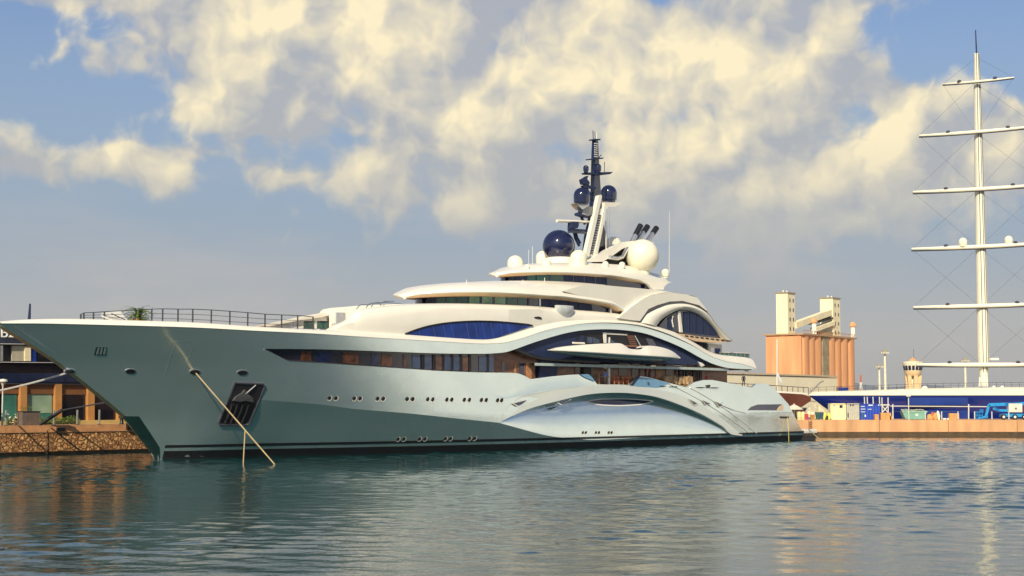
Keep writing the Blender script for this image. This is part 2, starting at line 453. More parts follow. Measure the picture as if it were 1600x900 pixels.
def patch(name, pts, T, off, thick, m, parent=yacht, smooth_n=0, mirror=False, **kw):
    """a traced outline set on surface T at its real place, with thickness"""
    px = smooth_pts(pts + [pts[0]], smooth_n)[:-1] if smooth_n else np.array(pts, float)
    f = [ymap(x, y, T) for x, y in px]
    n = len(f); out = [L3((p[0], p[1] + off, p[2])) for p in f]; inn = [L3((p[0], p[1] + off - thick, p[2])) for p in f]
    tri = tessellate_polygon([[Vector((p[0], p[2], 0)) for p in f]])
    fs = [tuple(t) for t in tri] + [tuple(i + n for i in reversed(t)) for t in tri] + [(i, (i + 1) % n, (i + 1) % n + n, i + n) for i in range(n)]
    mb = MB().add(out + inn, fs)
    if mirror: mb.add([(a, -b, c) for a, b, c in out + inn], [tuple(reversed(t)) for t in fs])
    sv = [p[0] for p in f]
    if callable(T) and max(sv) - min(sv) > 2.5 and not mirror:
        bm = bmesh.new(); vs = [bm.verts.new((p[0], 0, p[2])) for p in f]
        for t in tri:
            try: bm.faces.new([vs[i] for i in t])
            except ValueError: pass
        for _ in range(5):
            ed = [e for e in bm.edges if e.calc_length() > 1.3]
            if not ed: break
            bmesh.ops.subdivide_edges(bm, edges=ed, cuts=1); bmesh.ops.triangulate(bm, faces=bm.faces)
        bm.verts.index_update()
        fv = [L3((v.co.x, float(T(v.co.x, v.co.z)) + off, v.co.z)) for v in bm.verts]; mb = MB().add(fv, [tuple(v.index for v in q_.verts) for q_ in bm.faces])
        for e in bm.edges:
            if e.is_boundary:
                a_, b_ = [L3((v.co.x, float(T(v.co.x, v.co.z)) + off, v.co.z)) for v in e.verts]; mb.add([a_, b_, (b_[0], b_[1] + thick, b_[2]), (a_[0], a_[1] + thick, a_[2])], [(0, 1, 2, 3)])
        bm.free(); kw.setdefault('smooth', 30)
    return mb.build(name, m, parent, merge=0, **kw)


aft = np.linspace(0.3, S_END, 70)
strip('boot_stripe', aft, lambda s: 1.22, lambda s: 1.50, 0.03, M_black)
strip('waterline_band', aft, lambda s: -1.0, lambda s: 0.88, 0.03, M_black, n=4)
patch('stem_shade_patch', [(192, 650.5), (217, 650.5), (228, 667), (249, 699), (249, 718), (245, 719), (233, 703), (217, 683)], T1, 0.05, 0.06, M_dkgreen)  # shade on the lower stem face, painted as a dark green patch

# cream rail that becomes the sweeping arch of the upper deck
CT_pts = [(-12, 503), (0, 502), (30, 499.6), (60, 498.5), (120, 498), (220, 500.7), (310, 503.8), (400, 510), (480, 514.3), (580, 518.7), (680, 525.3), (740, 529), (765, 528.6), (793, 521.5), (830, 510.2), (860, 503.6), (880, 500.8), (907, 499.6), (960, 499.2), (1000, 503.5), (1027, 510.8), (1053, 519), (1080, 532.7), (1107, 548.7), (1126, 554.5), (1145, 556.5), (1171, 560), (1178, 568), (1182, 576)]
T_in = lambda s, z: np.maximum(T0(s, z) - 0.75, 0.02)
zT = curve(CT_pts, T_in)
mb = MB(); g = []
for s in np.unique(np.concatenate([np.linspace(zT.s0 + 0.6, 10, 50), np.linspace(10, S_SW1 - 0.05, 130)])):
    a, b = float(zC(s)), float(max(zT(s), zC(s) + 0.03)); t = float(T0(s, min(a, ZTIP)))
    ti = max(t - 0.75, 0.0)
    bulge = min(0.28, t * 0.4)
    g.append([L3(p) for p in [(s, t + 0.01, a - 0.02), (s, t + 0.05, a + 0.02), (s, ti + (t - ti) * 0.78, a + (b - a) * 0.45), (s, ti + (t - ti) * 0.38, a + (b - a) * 0.83), (s, ti, b), (s, max(ti - bulge, 0), b - 0.03), (s, max(ti - 0.6, 0), b - 0.35), (s, max(ti - 0.65, 0), a - 0.5)]])
P = np.array(g); mb.grid(P); Q = P.copy(); Q[:, :, 1] *= -1; mb.grid(Q[:, ::-1])
mb.build('cap_rail', M_white, yacht, smooth=35)

# decks
def deck(name, s0, s1, fz, inset, m, T=T0, n=60, thick=0.12):
    mb = MB(); g = []
    for s in np.linspace(s0, s1, n):
        z = float(fz(s)); t = max(float(T(s, z)) - inset, 0.0); g.append([(s, -t, z), (s, -t * 0.5, z + 0.02), (s, 0, z + 0.03), (s, t * .5, z + 0.02), (s, t, z)])
    P = np.array(g); mb.grid(P)
    Q = P.copy(); Q[:, :, 2] -= thick; mb.grid(Q[:, ::-1]); mb.grid(np.stack([P[:, 0], Q[:, 0]], 1)); mb.grid(np.stack([P[:, -1], Q[:, -1]], 1))
    return mb.build(name, m, yacht, smooth=30)


S_ = lambda x, y, T=9.0: float(ymap(x, y, T)[0])
deck('foredeck', zT.s0 + 1.2, S_(560, 520), lambda s: zC(s) - 0.15, 0.5, M_teak)
ZM = float(ymap(946, 600.5, 8.0)[2])
ZCEIL = float(ymap(985, 571, 9.2)[2])
deck('main_deck', S_(640, 580), S_END - 9, lambda s: ZM, 0.45, M_teak)
deck('deckhead', S_(838, 556), S_(1142, 575), lambda s: ZCEIL, 0.25, mat('deckhead_panel', (0.42, 0.5, 0.48), 0.3), thick=0.34)

# ---- long window band in the forward hull, set back behind the skin
sw = np.linspace(S_TIP + 0.2, S_(775, 570), 60)
strip('window_band', sw, lambda s: zA(s) - 0.3, lambda s: zE(s) + 0.1, -0.40, M_dkglass, T=T0)
M_winlight = mat('window_reflection_glass', (0.025, 0.045, 0.10), 0.08, 0.0, 0.4, 0.8)
M_winbrown = mat('brown_reflection_glass', (0.03, 0.012, 0.010), 0.12, 0.0, 0.6, 1.3, col2=(0.13, 0.05, 0.025))  # brown reflections painted into the dark glass as noise
T0w = lambda s, z: T0(s, z) - 0.38
for x0, x1, k in [(470, 486, 1), (494, 516, 2), (535, 560, 1), (580, 590, 2), (596, 612, 1), (630, 634, 1), (644, 656, 0), (663, 674, 0), (680, 690, 1), (694, 704, 0), (708, 718, 0), (722, 731, 1), (748, 760, 0), (763, 771, 0)]:
    yt = np.interp((x0, x1), [500, 600, 680, 746, 800], [548.5, 552, 555, 556.5, 554]); yb = np.interp((x0, x1), [451, 500, 586, 680, 746, 800], [562, 565, 570.5, 577, 579.5, 580.5])
    patch('window', [(x0, yt[0]), (x1, yt[1]), (x1, yb[1]), (x0, yb[0])], T0w, 0.05, 0.04, [M_winlight, M_winbrown, M_navy][k])
for x in (659.5, 677, 691.5, 705.5, 719.5, 733.5, 761.5):
    patch('window_pillar', [(x - 1.3, 554), (x + 1.3, 554), (x + 1.3, 581), (x - 1.3, 581)], T0w, 0.14, 0.1, M_dark)

# ---- open main deck aft of it: panelled wall, columns, furniture
wall_T = 7.4
mb = MB(); s0, s1 = S_(770, 570, wall_T), S_(1136, 580, wall_T)
mb.box(((s0 + s1) / 2, 0, (ZM + ZCEIL) / 2 - 0.1), (s1 - s0, wall_T * 2, ZCEIL - ZM - 0.1)); mb.build('deckhouse_wall', M_wood, yacht)
mb = MB().box(((s0 + S_(960, 520, 7)) / 2 + 10, 0, ZCEIL + 2.3), (S_(960, 520, 7) - s0 + 20, 13.4, 3.6)); mb.build('upper_house_core', M_navyp, yacht)
for x0, x1, k in [(783, 788, 2), (803, 806, 3), (811, 818, 2), (822, 830, 3), (836, 842, 2), (898, 911, 1), (966, 980, 1), (987, 999, 1), (1008, 1016, 0), (1024, 1034, 3), (1040, 1052, 1), (1066, 1073, 1), (1078, 1084, 3), (1089, 1093, 1)]:
    yy = (566, 594)
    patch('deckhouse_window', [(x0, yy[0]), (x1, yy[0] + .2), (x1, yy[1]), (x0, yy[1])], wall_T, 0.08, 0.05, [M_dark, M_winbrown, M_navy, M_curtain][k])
for x in (1063.5, 1074.5, 1085, 1095.5):
    patch('deck_pillar', [(x - 1.6, 575), (x + 1.6, 575), (x + 1.6, 596), (x - 1.6, 596)], 8.0, 0, 0.3, M_dark)
patch('slanted_panel', [(847, 561), (874, 562.5), (869, 590), (842, 589)], 7.9, 0, 0.25, M_navyp)
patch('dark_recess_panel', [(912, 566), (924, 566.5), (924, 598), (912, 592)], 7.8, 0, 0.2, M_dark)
patch('deck_column', [(944.5, 569), (948, 569), (948, 576), (944.5, 575)], 8.4, 0, 0.3, M_white)
patch('deck_column', [(936, 585), (937, 585), (937, 600.5), (936, 600.5)], 8.6, 0, 0.1, M_teak)
patch('deck_column', [(951, 575), (953.5, 575), (953.5, 600.5), (951, 600.5)], 8.2, 0, 0.2, M_white)
mb = MB()
for x0, x1 in ((956, 972), (976, 992)):
    p, r_ = ymap(x0, 597, 8.2), ymap(x1, 597, 8.2)
    mb.box(((p[0] + r_[0]) / 2, -8.0, ZM + 0.35), (r_[0] - p[0], 0.9, 0.5)); mb.box(((p[0] + r_[0]) / 2, -7.6, ZM + 0.85), (r_[0] - p[0], 0.25, 0.7))
mb.build('sofa', M_orange, yacht, bevel=0.08)
mb = MB()
for x in (960, 967, 974, 982): mb.tube([L3(ymap(x, 589, 8.9)), L3(ymap(x, 602, 8.9))], 0.045, 6)
mb.tube([L3(ymap(936, 588.6, 8.9)), L3(ymap(990, 590.5, 8.9))], 0.04, 6); mb.build('deck_railing', M_teak, yacht)
patch('red_triangle_panel', [(1010.5, 573), (1018, 573.5), (1013, 580), (1012, 588), (1010.5, 588)], 8.2, 0, 0.06, mat('red_panel', (0.4, 0.07, 0.04), 0.5))
mb = MB()
for i in range(22):
    x = 1036 + i * 2.1; p = ymap(x, 596 + 0.25 * i * 0.5, 8.1); mb.box((p[0], -8.1 + random.uniform(-.3, .3), ZM + 0.55 + random.uniform(0, .35)), (0.28, 0.5, 0.9 + random.uniform(0, .3)))
mb.build('deck_furniture', mat('wicker_and_cushions', (0.25, 0.12, 0.05), 0.8, 0, 0.9, 2.5, col2=(0.5, 0.38, 0.22)), yacht)

patch('wood_bulkhead', [(770, 553), (790, 551), (805, 547), (828, 555), (848, 561), (848, 597), (829, 594), (770, 584)], wall_T, 0.03, 0.2, M_wood)
# navy infill beneath the sweep
NP = [(805, 546.5), (833, 536), (867, 525.5), (893, 519.3), (920, 516), (960, 515.3), (1000, 520), (1029, 528.7), (1065, 543.6), (1096, 560.6), (1112, 568), (1095, 570), (1060, 569.5), (1000, 568), (930, 565.5), (900, 563), (870, 561.5), (848, 558.5), (832, 553)]
T_np = lambda s, z: T0(s, z) - 0.55
patch('side_infill', NP, T_np, 0, 0.15, M_navyp)
patch('infill_trim', [(803.5, 547), (808, 545.2), (828, 553), (846, 558.5), (870, 561.3), (900, 563), (936, 565.5), (936, 568), (900, 565.8), (868, 564.2), (845, 562), (824, 556.5)], T_np, 0.12, 0.14, M_black)
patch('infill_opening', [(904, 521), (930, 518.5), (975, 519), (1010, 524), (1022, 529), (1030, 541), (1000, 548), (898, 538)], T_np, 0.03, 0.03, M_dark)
for pts, m in [([(907, 524), (912, 522), (912, 535), (902, 535)], M_navyp), ([(917, 526.5), (925, 527), (925, 536), (917, 536)], M_winlight), ([(926, 527), (936, 531), (936, 536), (926, 536)], M_winlight), ([(947, 527), (960, 534), (962, 537), (947, 537)], M_winlight), ([(1008, 528), (1019, 530), (1026, 541), (1014, 541)], M_navy)]:
    patch('opening_pane', pts, T_np, 0.07, 0.03, m)
patch('opening_pillar', [(941.5, 519.5), (946.5, 519.8), (946.5, 536), (943, 536)], T_np, 0.12, 0.1, M_cream)
patch('opening_beam', [(946, 520), (979, 522), (979, 524), (946, 522.3)], T_np, 0.12, 0.1, M_cream)
patch('opening_post', [(950.5, 527), (952.5, 527), (952, 536), (950, 536)], T_np, 0.12, 0.06, M_white)
for i in range(6):
    y = 524.5 + i * 2.8; x = 977 + i * 1.0
    patch('louvre_slat', [(x + 1, y), (x + 12, y + 0.3), (x + 13, y + 1.3), (x + 2, y + 1.0)], T_np, 0.12, 0.05, mat('bronze_slat', (0.30, 0.13, 0.07), 0.4) if i == 0 else bpy.data.materials['bronze_slat'])
patch('louvre_frame', [(972, 539.5), (1000, 540.5), (1000, 542.5), (974, 541.5)], T_np, 0.14, 0.06, bpy.data.materials['bronze_slat'])
patch('louvre_frame', [(990, 524.5), (991.5, 524.5), (1001, 541), (999, 541)], T_np, 0.14, 0.06, M_steel)
patch('fin_bracket', [(1094, 565), (1100, 567), (1104, 571), (1099, 573)], T0, -0.3, 0.2, M_white)

# ---- aft hull details: raised bulwark plates, arch band, vents, windscreen
patch('wing_glass', [(905, 585), (919, 585), (925, 591), (928, 596), (912, 589.5)], T0, 0.16, 0.1, mat('pale_blue_glass', (0.12, 0.30, 0.50), 0.1))
M_pblue = bpy.data.materials['pale_blue_glass']
patch('wing_glass', [(985, 602), (997.5, 588.5), (1012, 590), (1046, 599), (1028, 606), (1000, 604)], T0, 0.10, 0.1, M_pblue)
patch('wing_glass_frame', [(984, 602), (996, 587.8), (999, 587.8), (988, 602)], T0, 0.16, 0.08, M_navyp)


def arc_band(name, upper, lower, off, m, thick=0.25, ramp=16):
    fu, fl = curve(upper, T0), curve(lower, T0); s0, s1 = max(fu.s0, fl.s0), min(fu.s1, fl.s1)
    mb = MB(); g = []
    for s in np.linspace(s0, s1, 90):
        a, b = float(fl(s)), float(max(fu(s), fl(s) + 0.02)); e = min(1, (s - s0) / ramp, (s1 - s) / 4); o = off * max(e, 0.02)
        g.append([L3((s, float(T0(s, a)) - thick, a)), L3((s, float(T0(s, a)) + o, a)), L3((s, float(T0(s, b)) + o * .8, a + (b - a) * .55)), L3((s, float(T0(s, b)) + o * 0.3, b)), L3((s, float(T0(s, b)) - thick, b))])
    P = np.array(g); mb.grid(P); return mb.build(name, m, yacht, smooth=25)


arc_band('bulwark_plate', [(766, 615), (800, 604), (830, 594.4), (864, 589.2), (905, 586), (919, 586), (926, 592), (932, 600.3)], [(766, 615.3), (790, 622.5), (812, 618), (840, 612), (870, 607), (904, 603), (931, 600.6)], 0.14, M_hull, ramp=8)
arc_band('arch_band', [(779.5, 659), (790, 640), (812, 620.5), (840, 614), (870, 608.5), (904, 604), (933, 601.5), (970, 601), (1000, 604.5), (1030, 609), (1062, 617), (1095, 632), (1125, 652), (1150, 672), (1160, 679)],
         [(779.5, 660.3)] + [(x, y - 0.3) for x, y in C_pts[1:-1]] + [(1140, 678), (1160, 681)], 0.16, mat('arch_gelcoat', (0.62, 0.66, 0.63), 0.15, 0.35, 0.03, 0.3, coat=0.5))
for a, b in [((1045, 600), (1170, 676)), ((1078, 606), (1182, 677))]:
    n = 14; pts = []
    for i in range(n):
        u = i / (n - 1); x = a[0] + (b[0] - a[0]) * u; y = a[1] + (b[1] - a[1]) * (0.75 * u + 0.25 * u * u); pts.append(L3(ymap(x, y, T0) + np.array([0, 0.02, 0])))
    MB().tube(pts, 0.07, 8).build('hull_rib', M_white, yacht, smooth=60)
for pts in [[(801, 630), (820, 625.3), (814, 630.5), (807.6, 633.6)], [(871, 629), (888, 624.5), (876, 631.5)], [(1076, 624.5), (1081, 627), (1087, 630), (1082, 632.3)], [(1096.5, 625.5), (1102, 628.5), (1107.5, 630.5), (1101.5, 632.5)], [(1116.5, 627.5), (1121, 630), (1127.5, 633), (1122, 635.3)]]:
    c = np.mean(pts, 0); rim = [tuple(c + (np.array(p) - c) * 1.28 + (0.4, 0.5)) for p in pts]
    v = patch('wedge_vent', pts, T0, 0.26, 0.2, M_navy)
    patch('vent_rim', rim, T0, 0.21, 0.15, M_white, parent=v)
ov = patch('oval_window', [(918, 627), (938, 624.6), (970, 623.8), (1000, 625.2), (1016, 627.6), (998, 630.8), (965, 632.4), (934, 630.8)], TR, 0.10, 0.12, M_navy, smooth_n=4)
patch('window_rim', [(914, 627.3), (936, 623.3), (970, 622.8), (1000, 623.8), (1021, 626.8), (1000, 632.6), (965, 634.6), (932, 632.6)], TR, 0.05, 0.1, M_white, parent=ov, smooth_n=4)
for x0, x1, y in [(1029.5, 1038.5, 603.6), (1047, 1056, 604.2), (1089, 1099, 605.4), (1110.5, 1120.5, 605.8)]:
    patch('slot_vent', [(x0, y - 0.7), (x1, y - 0.4), (x1, y + 0.9), (x0, y + 0.6)], T0, 0.24, 0.1, M_black)
patch('crest_emblem', [(1103, 602), (1107, 601), (1108.5, 603.5), (1106.5, 604.5), (1107.5, 606.6), (1104, 606.3), (1105, 604)], T0, 0.24, 0.1, M_black)
patch('crest_emblem', [(1010, 596.5), (1012.5, 597.5), (1013, 600), (1011, 601.8), (1010.8, 599)], T0, 0.24, 0.05, M_navy)
# stern: window, step, swim platform
patch('stern_window', [(1168, 641), (1174, 635.5), (1184, 632), (1222, 631.6), (1216, 636), (1213, 641.2)], T0, 0.05, 0.1, M_navy)
patch('stern_trim', [(1213, 641), (1217, 635), (1223, 631.8), (1223, 641.3)], T0, 0.12, 0.1, M_soffit)
patch('stern_shelf', [(1130, 628), (1150, 637), (1166, 642), (1237, 643), (1238, 645.5), (1166, 646), (1146, 641), (1124, 632)], T0, 0.14, 0.25, M_hull)
patch('stern_fairlead', [(1219, 650.5), (1232, 650.8), (1232, 653.8), (1219, 653.5)], T0, 0.10, 0.1, M_black)
sE = S_END
mb = MB()
for z0, z1, t in ((0.95, 1.75, 9.0),): mb.box((sE + 1.0, 0, (z0 + z1) / 2), (7.0, 17.6, z1 - z0))
mb.build('swim_platform', M_white, yacht, bevel=0.25)
MB().box((sE + 1.0, 0, 0.0), (6.6, 17.0, 1.5)).build('platform_base', M_black, yacht)
MB().box((sE + 0.9, 0, 1.0), (7.0, 17.66, 0.22)).build('platform_stripe', M_black, yacht)

# ---- portholes, fairleads, anchor pocket, louvres in the bow
def porthole(x, y, w=2.0, h=3.4, lean=1.0):
    def el(k, dx=0, dy=0): return [(x + dx + k * (w * math.cos(a) - lean * math.sin(a) * 0.9), y + dy + k * h * math.sin(a)) for a in np.linspace(0, 2 * math.pi, 13)[:-1]]
    o = patch('porthole', el(1.0), TR, 0.07, 0.08, M_dark); patch('porthole_rim', el(1.22, 0.8, 0.7), TR, 0.045, 0.08, M_white, parent=o)


for x in (514.4, 524.4, 553, 562.3, 589.7, 598.4, 635.7, 644.4, 668, 676, 698, 705.7, 725.3, 733.3, 752, 759.6, 777.3, 783.7): porthole(x, 622 + (x - 514) * 0.0125, 2.0 if x > 650 else 2.7)
for x in (621.4, 630.7, 655, 663.7, 695.4, 703.5, 733.2, 741): porthole(x, 686.3 - (x - 621) * 0.01, 2.3, 3.0, 1.6)
for x in (910.6, 915.2, 931, 935.7, 951, 955.5): porthole(x, 675.8, 1.2, 2.2, .7)
for x, y in ((108, 580.5), (203.5, 580.8), (304, 581.8), (378.5, 582.8)):
    el = lambda k, dy=0: [(x + k * 7.6 * math.cos(a), y + dy + k * 3.4 * math.sin(a)) for a in np.linspace(0, 2 * math.pi, 15)[:-1]]
    o = patch('fairlead', el(1.0), T1, 0.10, 0.1, M_black); patch('fairlead_lip', el(1.18, -0.7), T1, 0.06, 0.1, M_steel, parent=o)
lv = patch('bow_louvre', [(150, 542.5), (167, 542.5), (164.5, 555), (147, 555)], T1, 0.03, 0.05, M_dkgreen)
for k in range(3):
    x = 152.3 + k * 5.3; patch('louvre_blade', [(x, 543.5), (x + 2.4, 543.5), (x + 0.2, 554), (x - 2.6, 554)], T1, 0.12, 0.07, M_hull, parent=lv)
M_seam = mat('hull_line', (0.10, 0.15, 0.17), 0.4)
for a, b in [((258, 585), (275, 534)), ((275, 534), (300, 533)), ((303, 538), (288, 580)), ((276, 532), (303, 577)), ((22, 509), (82, 551)), ((30, 509), (88, 556))]:
    MB().tube([L3(ymap(a[0] + (b[0] - a[0]) * u, a[1] + (b[1] - a[1]) * u, T1)) for u in np.linspace(0, 1, 8)], 0.028, 5).build('hull_line', M_seam if a[0] > 100 and a[0] != 276 else M_hull, yacht)  # one line, at the rope fairlead, is the rope's reflection built as a tube
ap = patch('anchor_pocket', [(369, 600), (408, 601.5), (411, 604), (397, 637), (387, 660), (383, 662), (346, 662), (343.5, 659)], T1, 0.06, 0.1, M_dark)
fr_o = [(366, 598.5), (410, 600), (413, 604), (399, 638), (388.5, 662), (384, 664.3), (343, 664.3), (341, 660)]
mb = MB(); ring = [L3(ymap(x, y, T1) + np.array([0, 0.1, 0])) for x, y in fr_o + fr_o[:1]]; mb.tube(ring, 0.13, 6)
mb.build('pocket_frame', M_rail, ap)
mb = MB()
for x in (355, 363.5, 372, 381):
    mb.tube([L3(ymap(x + 7, 632, T1) + np.array([0, 0.12, 0])), L3(ymap(x + 4, 641, T1) + np.array([0, 0.14, 0])), L3(ymap(x - 4, 661, T1) + np.array([0, 0.08, 0]))], 0.16, 6)
mb.build('roller_guide', M_dark, ap, smooth=60)
anc = patch('anchor', [(380, 609), (383, 614), (392, 622), (393, 629), (380, 626), (372, 628), (362, 626), (366, 620), (376, 614)], T1, 0.35, 0.3, mat('galvanised_anchor', (0.10, 0.105, 0.11), 0.5, 0.3))
MB().tube([L3(ymap(381, 616, T1) + np.array([0, .3, 0])), L3(ymap(398, 602, T1) + np.array([0, .2, 0]))], 0.1, 6).build('shank', M_rail, anc)

# ---- railing round the foredeck, jackstaff
rail = [(126, 499, 491), (131, 498.3, 488.8), (146, 498.5, 488.2), (163, 499, 487), (237, 500.5, 483), (254, 501.5, 482.5), (278, 502.5, 483), (301, 503.5, 483), (330, 505, 484.3), (359, 507, 486.3), (387, 508.5, 488.5), (414, 510, 490.8), (440, 511.5, 492), (465, 512.5, 493), (489, 513.5, 495)]
T_rl = lambda s, z: np.maximum(T0(s, z) - 0.8, 0.02)
base = [ymap(x, b, T_rl) for x, b, t in rail]
tops = [np.array([p[0], p[1], ymap(x, t, p[1])[2]]) for p, (x, b, t) in zip(base, rail)]
mb = MB()
for f in (1.0, 0.6, 0.22): mb.tube([L3(p + (q_ - p) * f) for p, q_ in zip(base, tops)], 0.045 if f == 1 else 0.028, 6)
fr = mb.build('foredeck_railing', M_rail, yacht)
for p, q_ in zip(base, tops): MB().tube([L3(p - np.array([0, 0, .25])), L3(q_)], 0.08, 6).build('post', M_rail, fr)
p = ymap(45.5, 497.5, 0); p2 = ymap(47, 474.5, 0); MB().tube([L3(p - np.array([0, 0, .4])), L3(p2)], 0.17, 8, 0.09).build('jackstaff', M_navyp, yacht)
# foredeck wing wall on the far side, tall glazing, panel
patch('wing_wall', [(398, 510), (430, 503.5), (470, 495), (500, 489.5), (530, 485.6), (556, 482.3), (590, 479.3), (630, 477), (630, 486), (530, 490), (512, 493), (512, 513), (430, 513)], -6.2, 0, 0.3, M_white)
patch('wing_coaming', [(405, 508), (430, 504.5), (470, 497.5), (500, 492), (526, 488), (524, 490.8), (500, 496), (470, 500.5), (440, 506), (420, 510)], -5.8, 0, 0.3, M_cream)
for x0, x1 in ((475, 491), (496, 513)):
    w_ = patch('foredeck_window', [(x0, 503), (x1, 503), (x1, 514), (x0, 514)], -3.5, 0, 0.1, M_grglass)
    patch('window_head', [(x0, 501.5), (x1 + 1, 501.5), (x1 + 1, 503.2), (x0, 503.2)], -3.5, 0.05, 0.1, M_black, parent=w_)
patch('stair_rail', [(512.5, 496), (514.3, 496), (514.3, 514), (512.5, 514)], -3.0, 0, 0.08, M_rail)
patch('grey_side_panel', [(526, 488), (540, 488.5), (540, 500), (526, 507)], -2.0, 0, 0.2, mat('grey_panel', (0.42, 0.44, 0.46), 0.5))
for x in (452, 457, 520):
    MB().tube([L3(ymap(x - 2, 513, 3)), L3(ymap(x - 1, 507, 3)), L3(ymap(x + 3, 505, 3)), L3(ymap(x + 3, 513, 3))], 0.05, 6).build('handhold', M_steel, yacht)

# ---- upper deck fairing with the blue arched window
TU = lambda s: np.minimum(8.7, T0(s, 11.0) - 0.75)
TUf = lambda s, z: TU(s)
TUi = lambda s, z: TU(s) - 1.1
ftop = curve([(513, 513.5), (525, 506.7), (540, 500), (551, 491.5), (557, 484.5), (587, 480), (613, 477), (640, 475.7), (680, 475), (714, 474.7), (766, 475.6), (826, 477.8), (860, 480), (900, 484), (933, 486.5), (966, 490), (985, 495)], TUi)
fcr = curve([(540, 506), (580, 500), (620, 495), (660, 488.7), (687, 483), (727, 479.5), (780, 479), (833, 482), (853, 486), (880, 492), (910, 494), (960, 495), (985, 498)], TUf)
mb = MB(); rings = []
for s in np.linspace(ftop.s0, ftop.s1, 110):
    zt = float(ftop(s)); zb = float(zT(s)) - 0.5; zc_ = min(float(fcr(s)), zt - 0.15 * (zt - zb)); t = float(TU(s))
    zc_ = max(zc_, zb + 0.05)
    half = [(t, zb), (t + 0.05, zb + 0.5 * (zc_ - zb)), (t, zc_), (t - 0.28, zc_ + 0.5 * (zt - zc_)), (t - 0.65, zc_ + 0.85 * (zt - zc_)), (t - 1.1, zt), (t - 2.5, zt + 0.12), (0, zt + 0.2)]
    rings.append([(s, -a, b) for a, b in half] + [(s, a, b) for a, b in reversed(half[:-1])])
S_W = float(ymap(628, 476, TUi)[0])
rs = [r_ for r_ in rings if r_[0][0] >= S_W]; mb.loft(rs)
pod = []
for r_ in [r_ for r_ in rings if r_[0][0] <= S_W] + [rs[0]]:
    h = r_[:6]; s = h[0][0]; pod.append(h + [(s, h[5][1] + 0.45, h[5][2] - 0.12), (s, h[5][1] + 0.5, h[0][2])])
mb.loft(pod); mb.build('upper_deck_fairing', M_white, yacht, smooth=40)
bw = patch('arched_window', [(632, 521.8), (645, 516.5), (666, 510), (690, 505.5), (714, 503), (740, 501.8), (770, 502.3), (800, 504.5), (822, 506.8), (830, 509), (812, 515.5), (790, 523), (772, 528.5), (745, 530.5), (700, 528.5), (660, 525.5)], TUf, 0.12, 0.12, M_blue, smooth_n=3)
wtop = np.array([(632, 521.8), (645, 516.5), (666, 510), (690, 505.5), (714, 503), (740, 501.8), (770, 502.3), (800, 504.5), (822, 506.8), (831, 509)])
MB().tube([L3(ymap(x, y, TUf) + np.array([0, .16, 0])) for x, y in smooth_pts(wtop, 3)], 0.09, 6).build('window_frame', M_dark, bw)
for x0, lean in ((653, 2), (675, 4), (691, 4.5), (703, 5), (727, 5), (740, 5), (752, 5), (765, 5), (781, 3), (793, 2)):
    yt = np.interp(x0, wtop[:, 0], wtop[:, 1]) + 1; yb = np.interp(x0, [632, 660, 700, 745, 772, 790, 812, 830], [521.8, 525.5, 528.5, 530.5, 528.5, 523, 515.5, 509]) - 0.6
    MB().tube([L3(ymap(x0, yt, TUf) + np.array([0, .13, 0])), L3(ymap(x0 + lean, yb, TUf) + np.array([0, .13, 0]))], 0.035, 5).build('mullion', mat('window_mullion', (0.05, 0.10, 0.28), 0.3) if x0 == 653 else bpy.data.materials['window_mullion'], bw)
patch('side_light', [(834, 495.5), (840, 494.5), (845, 495.8), (845.8, 499), (840, 498.2), (835, 497.5)], TUf, 0.12, 0.1, M_dark)
p = ymap(884, 487.5, TUf); mb = MB(); mb.lathe([(math.sin(a) * 1.0, -math.cos(a)) for a in np.linspace(0, math.pi / 2 + 0.15, 9)], (0, 0, 0), 20)
mb.v = [(p[0] + a * 1.75, -p[1] + 0.25 + b * 0.75, p[2] + 0.62 + c * 1.35) for a, b, c in mb.v]; mb.build('bridge_wing', mat('wing_gelcoat', (0.55, 0.58, 0.60), 0.2, 0.1), yacht, smooth=60)
mb = MB()
for x0, y0 in ((557, 483), (572, 480.5), (580, 479.5), (594, 477.5)):
    mb.tube([L3(ymap(x0, y0, 4)), L3(ymap(x0 + 4, y0 - 5, 4)), L3(ymap(x0 + 7, y0 - 6.8, 4)), L3(ymap(x0 + 22, y0 - 6.6, 4))], 0.06, 6)
mb.tube([L3(ymap(598, 472, 4)), L3(ymap(630, 475, 4)), L3(ymap(645, 476.5, 4))], 0.06, 6)
mb.build('sun_deck_rail', mat('blue_grey_rail', (0.16, 0.19, 0.26), 0.4), yacht)


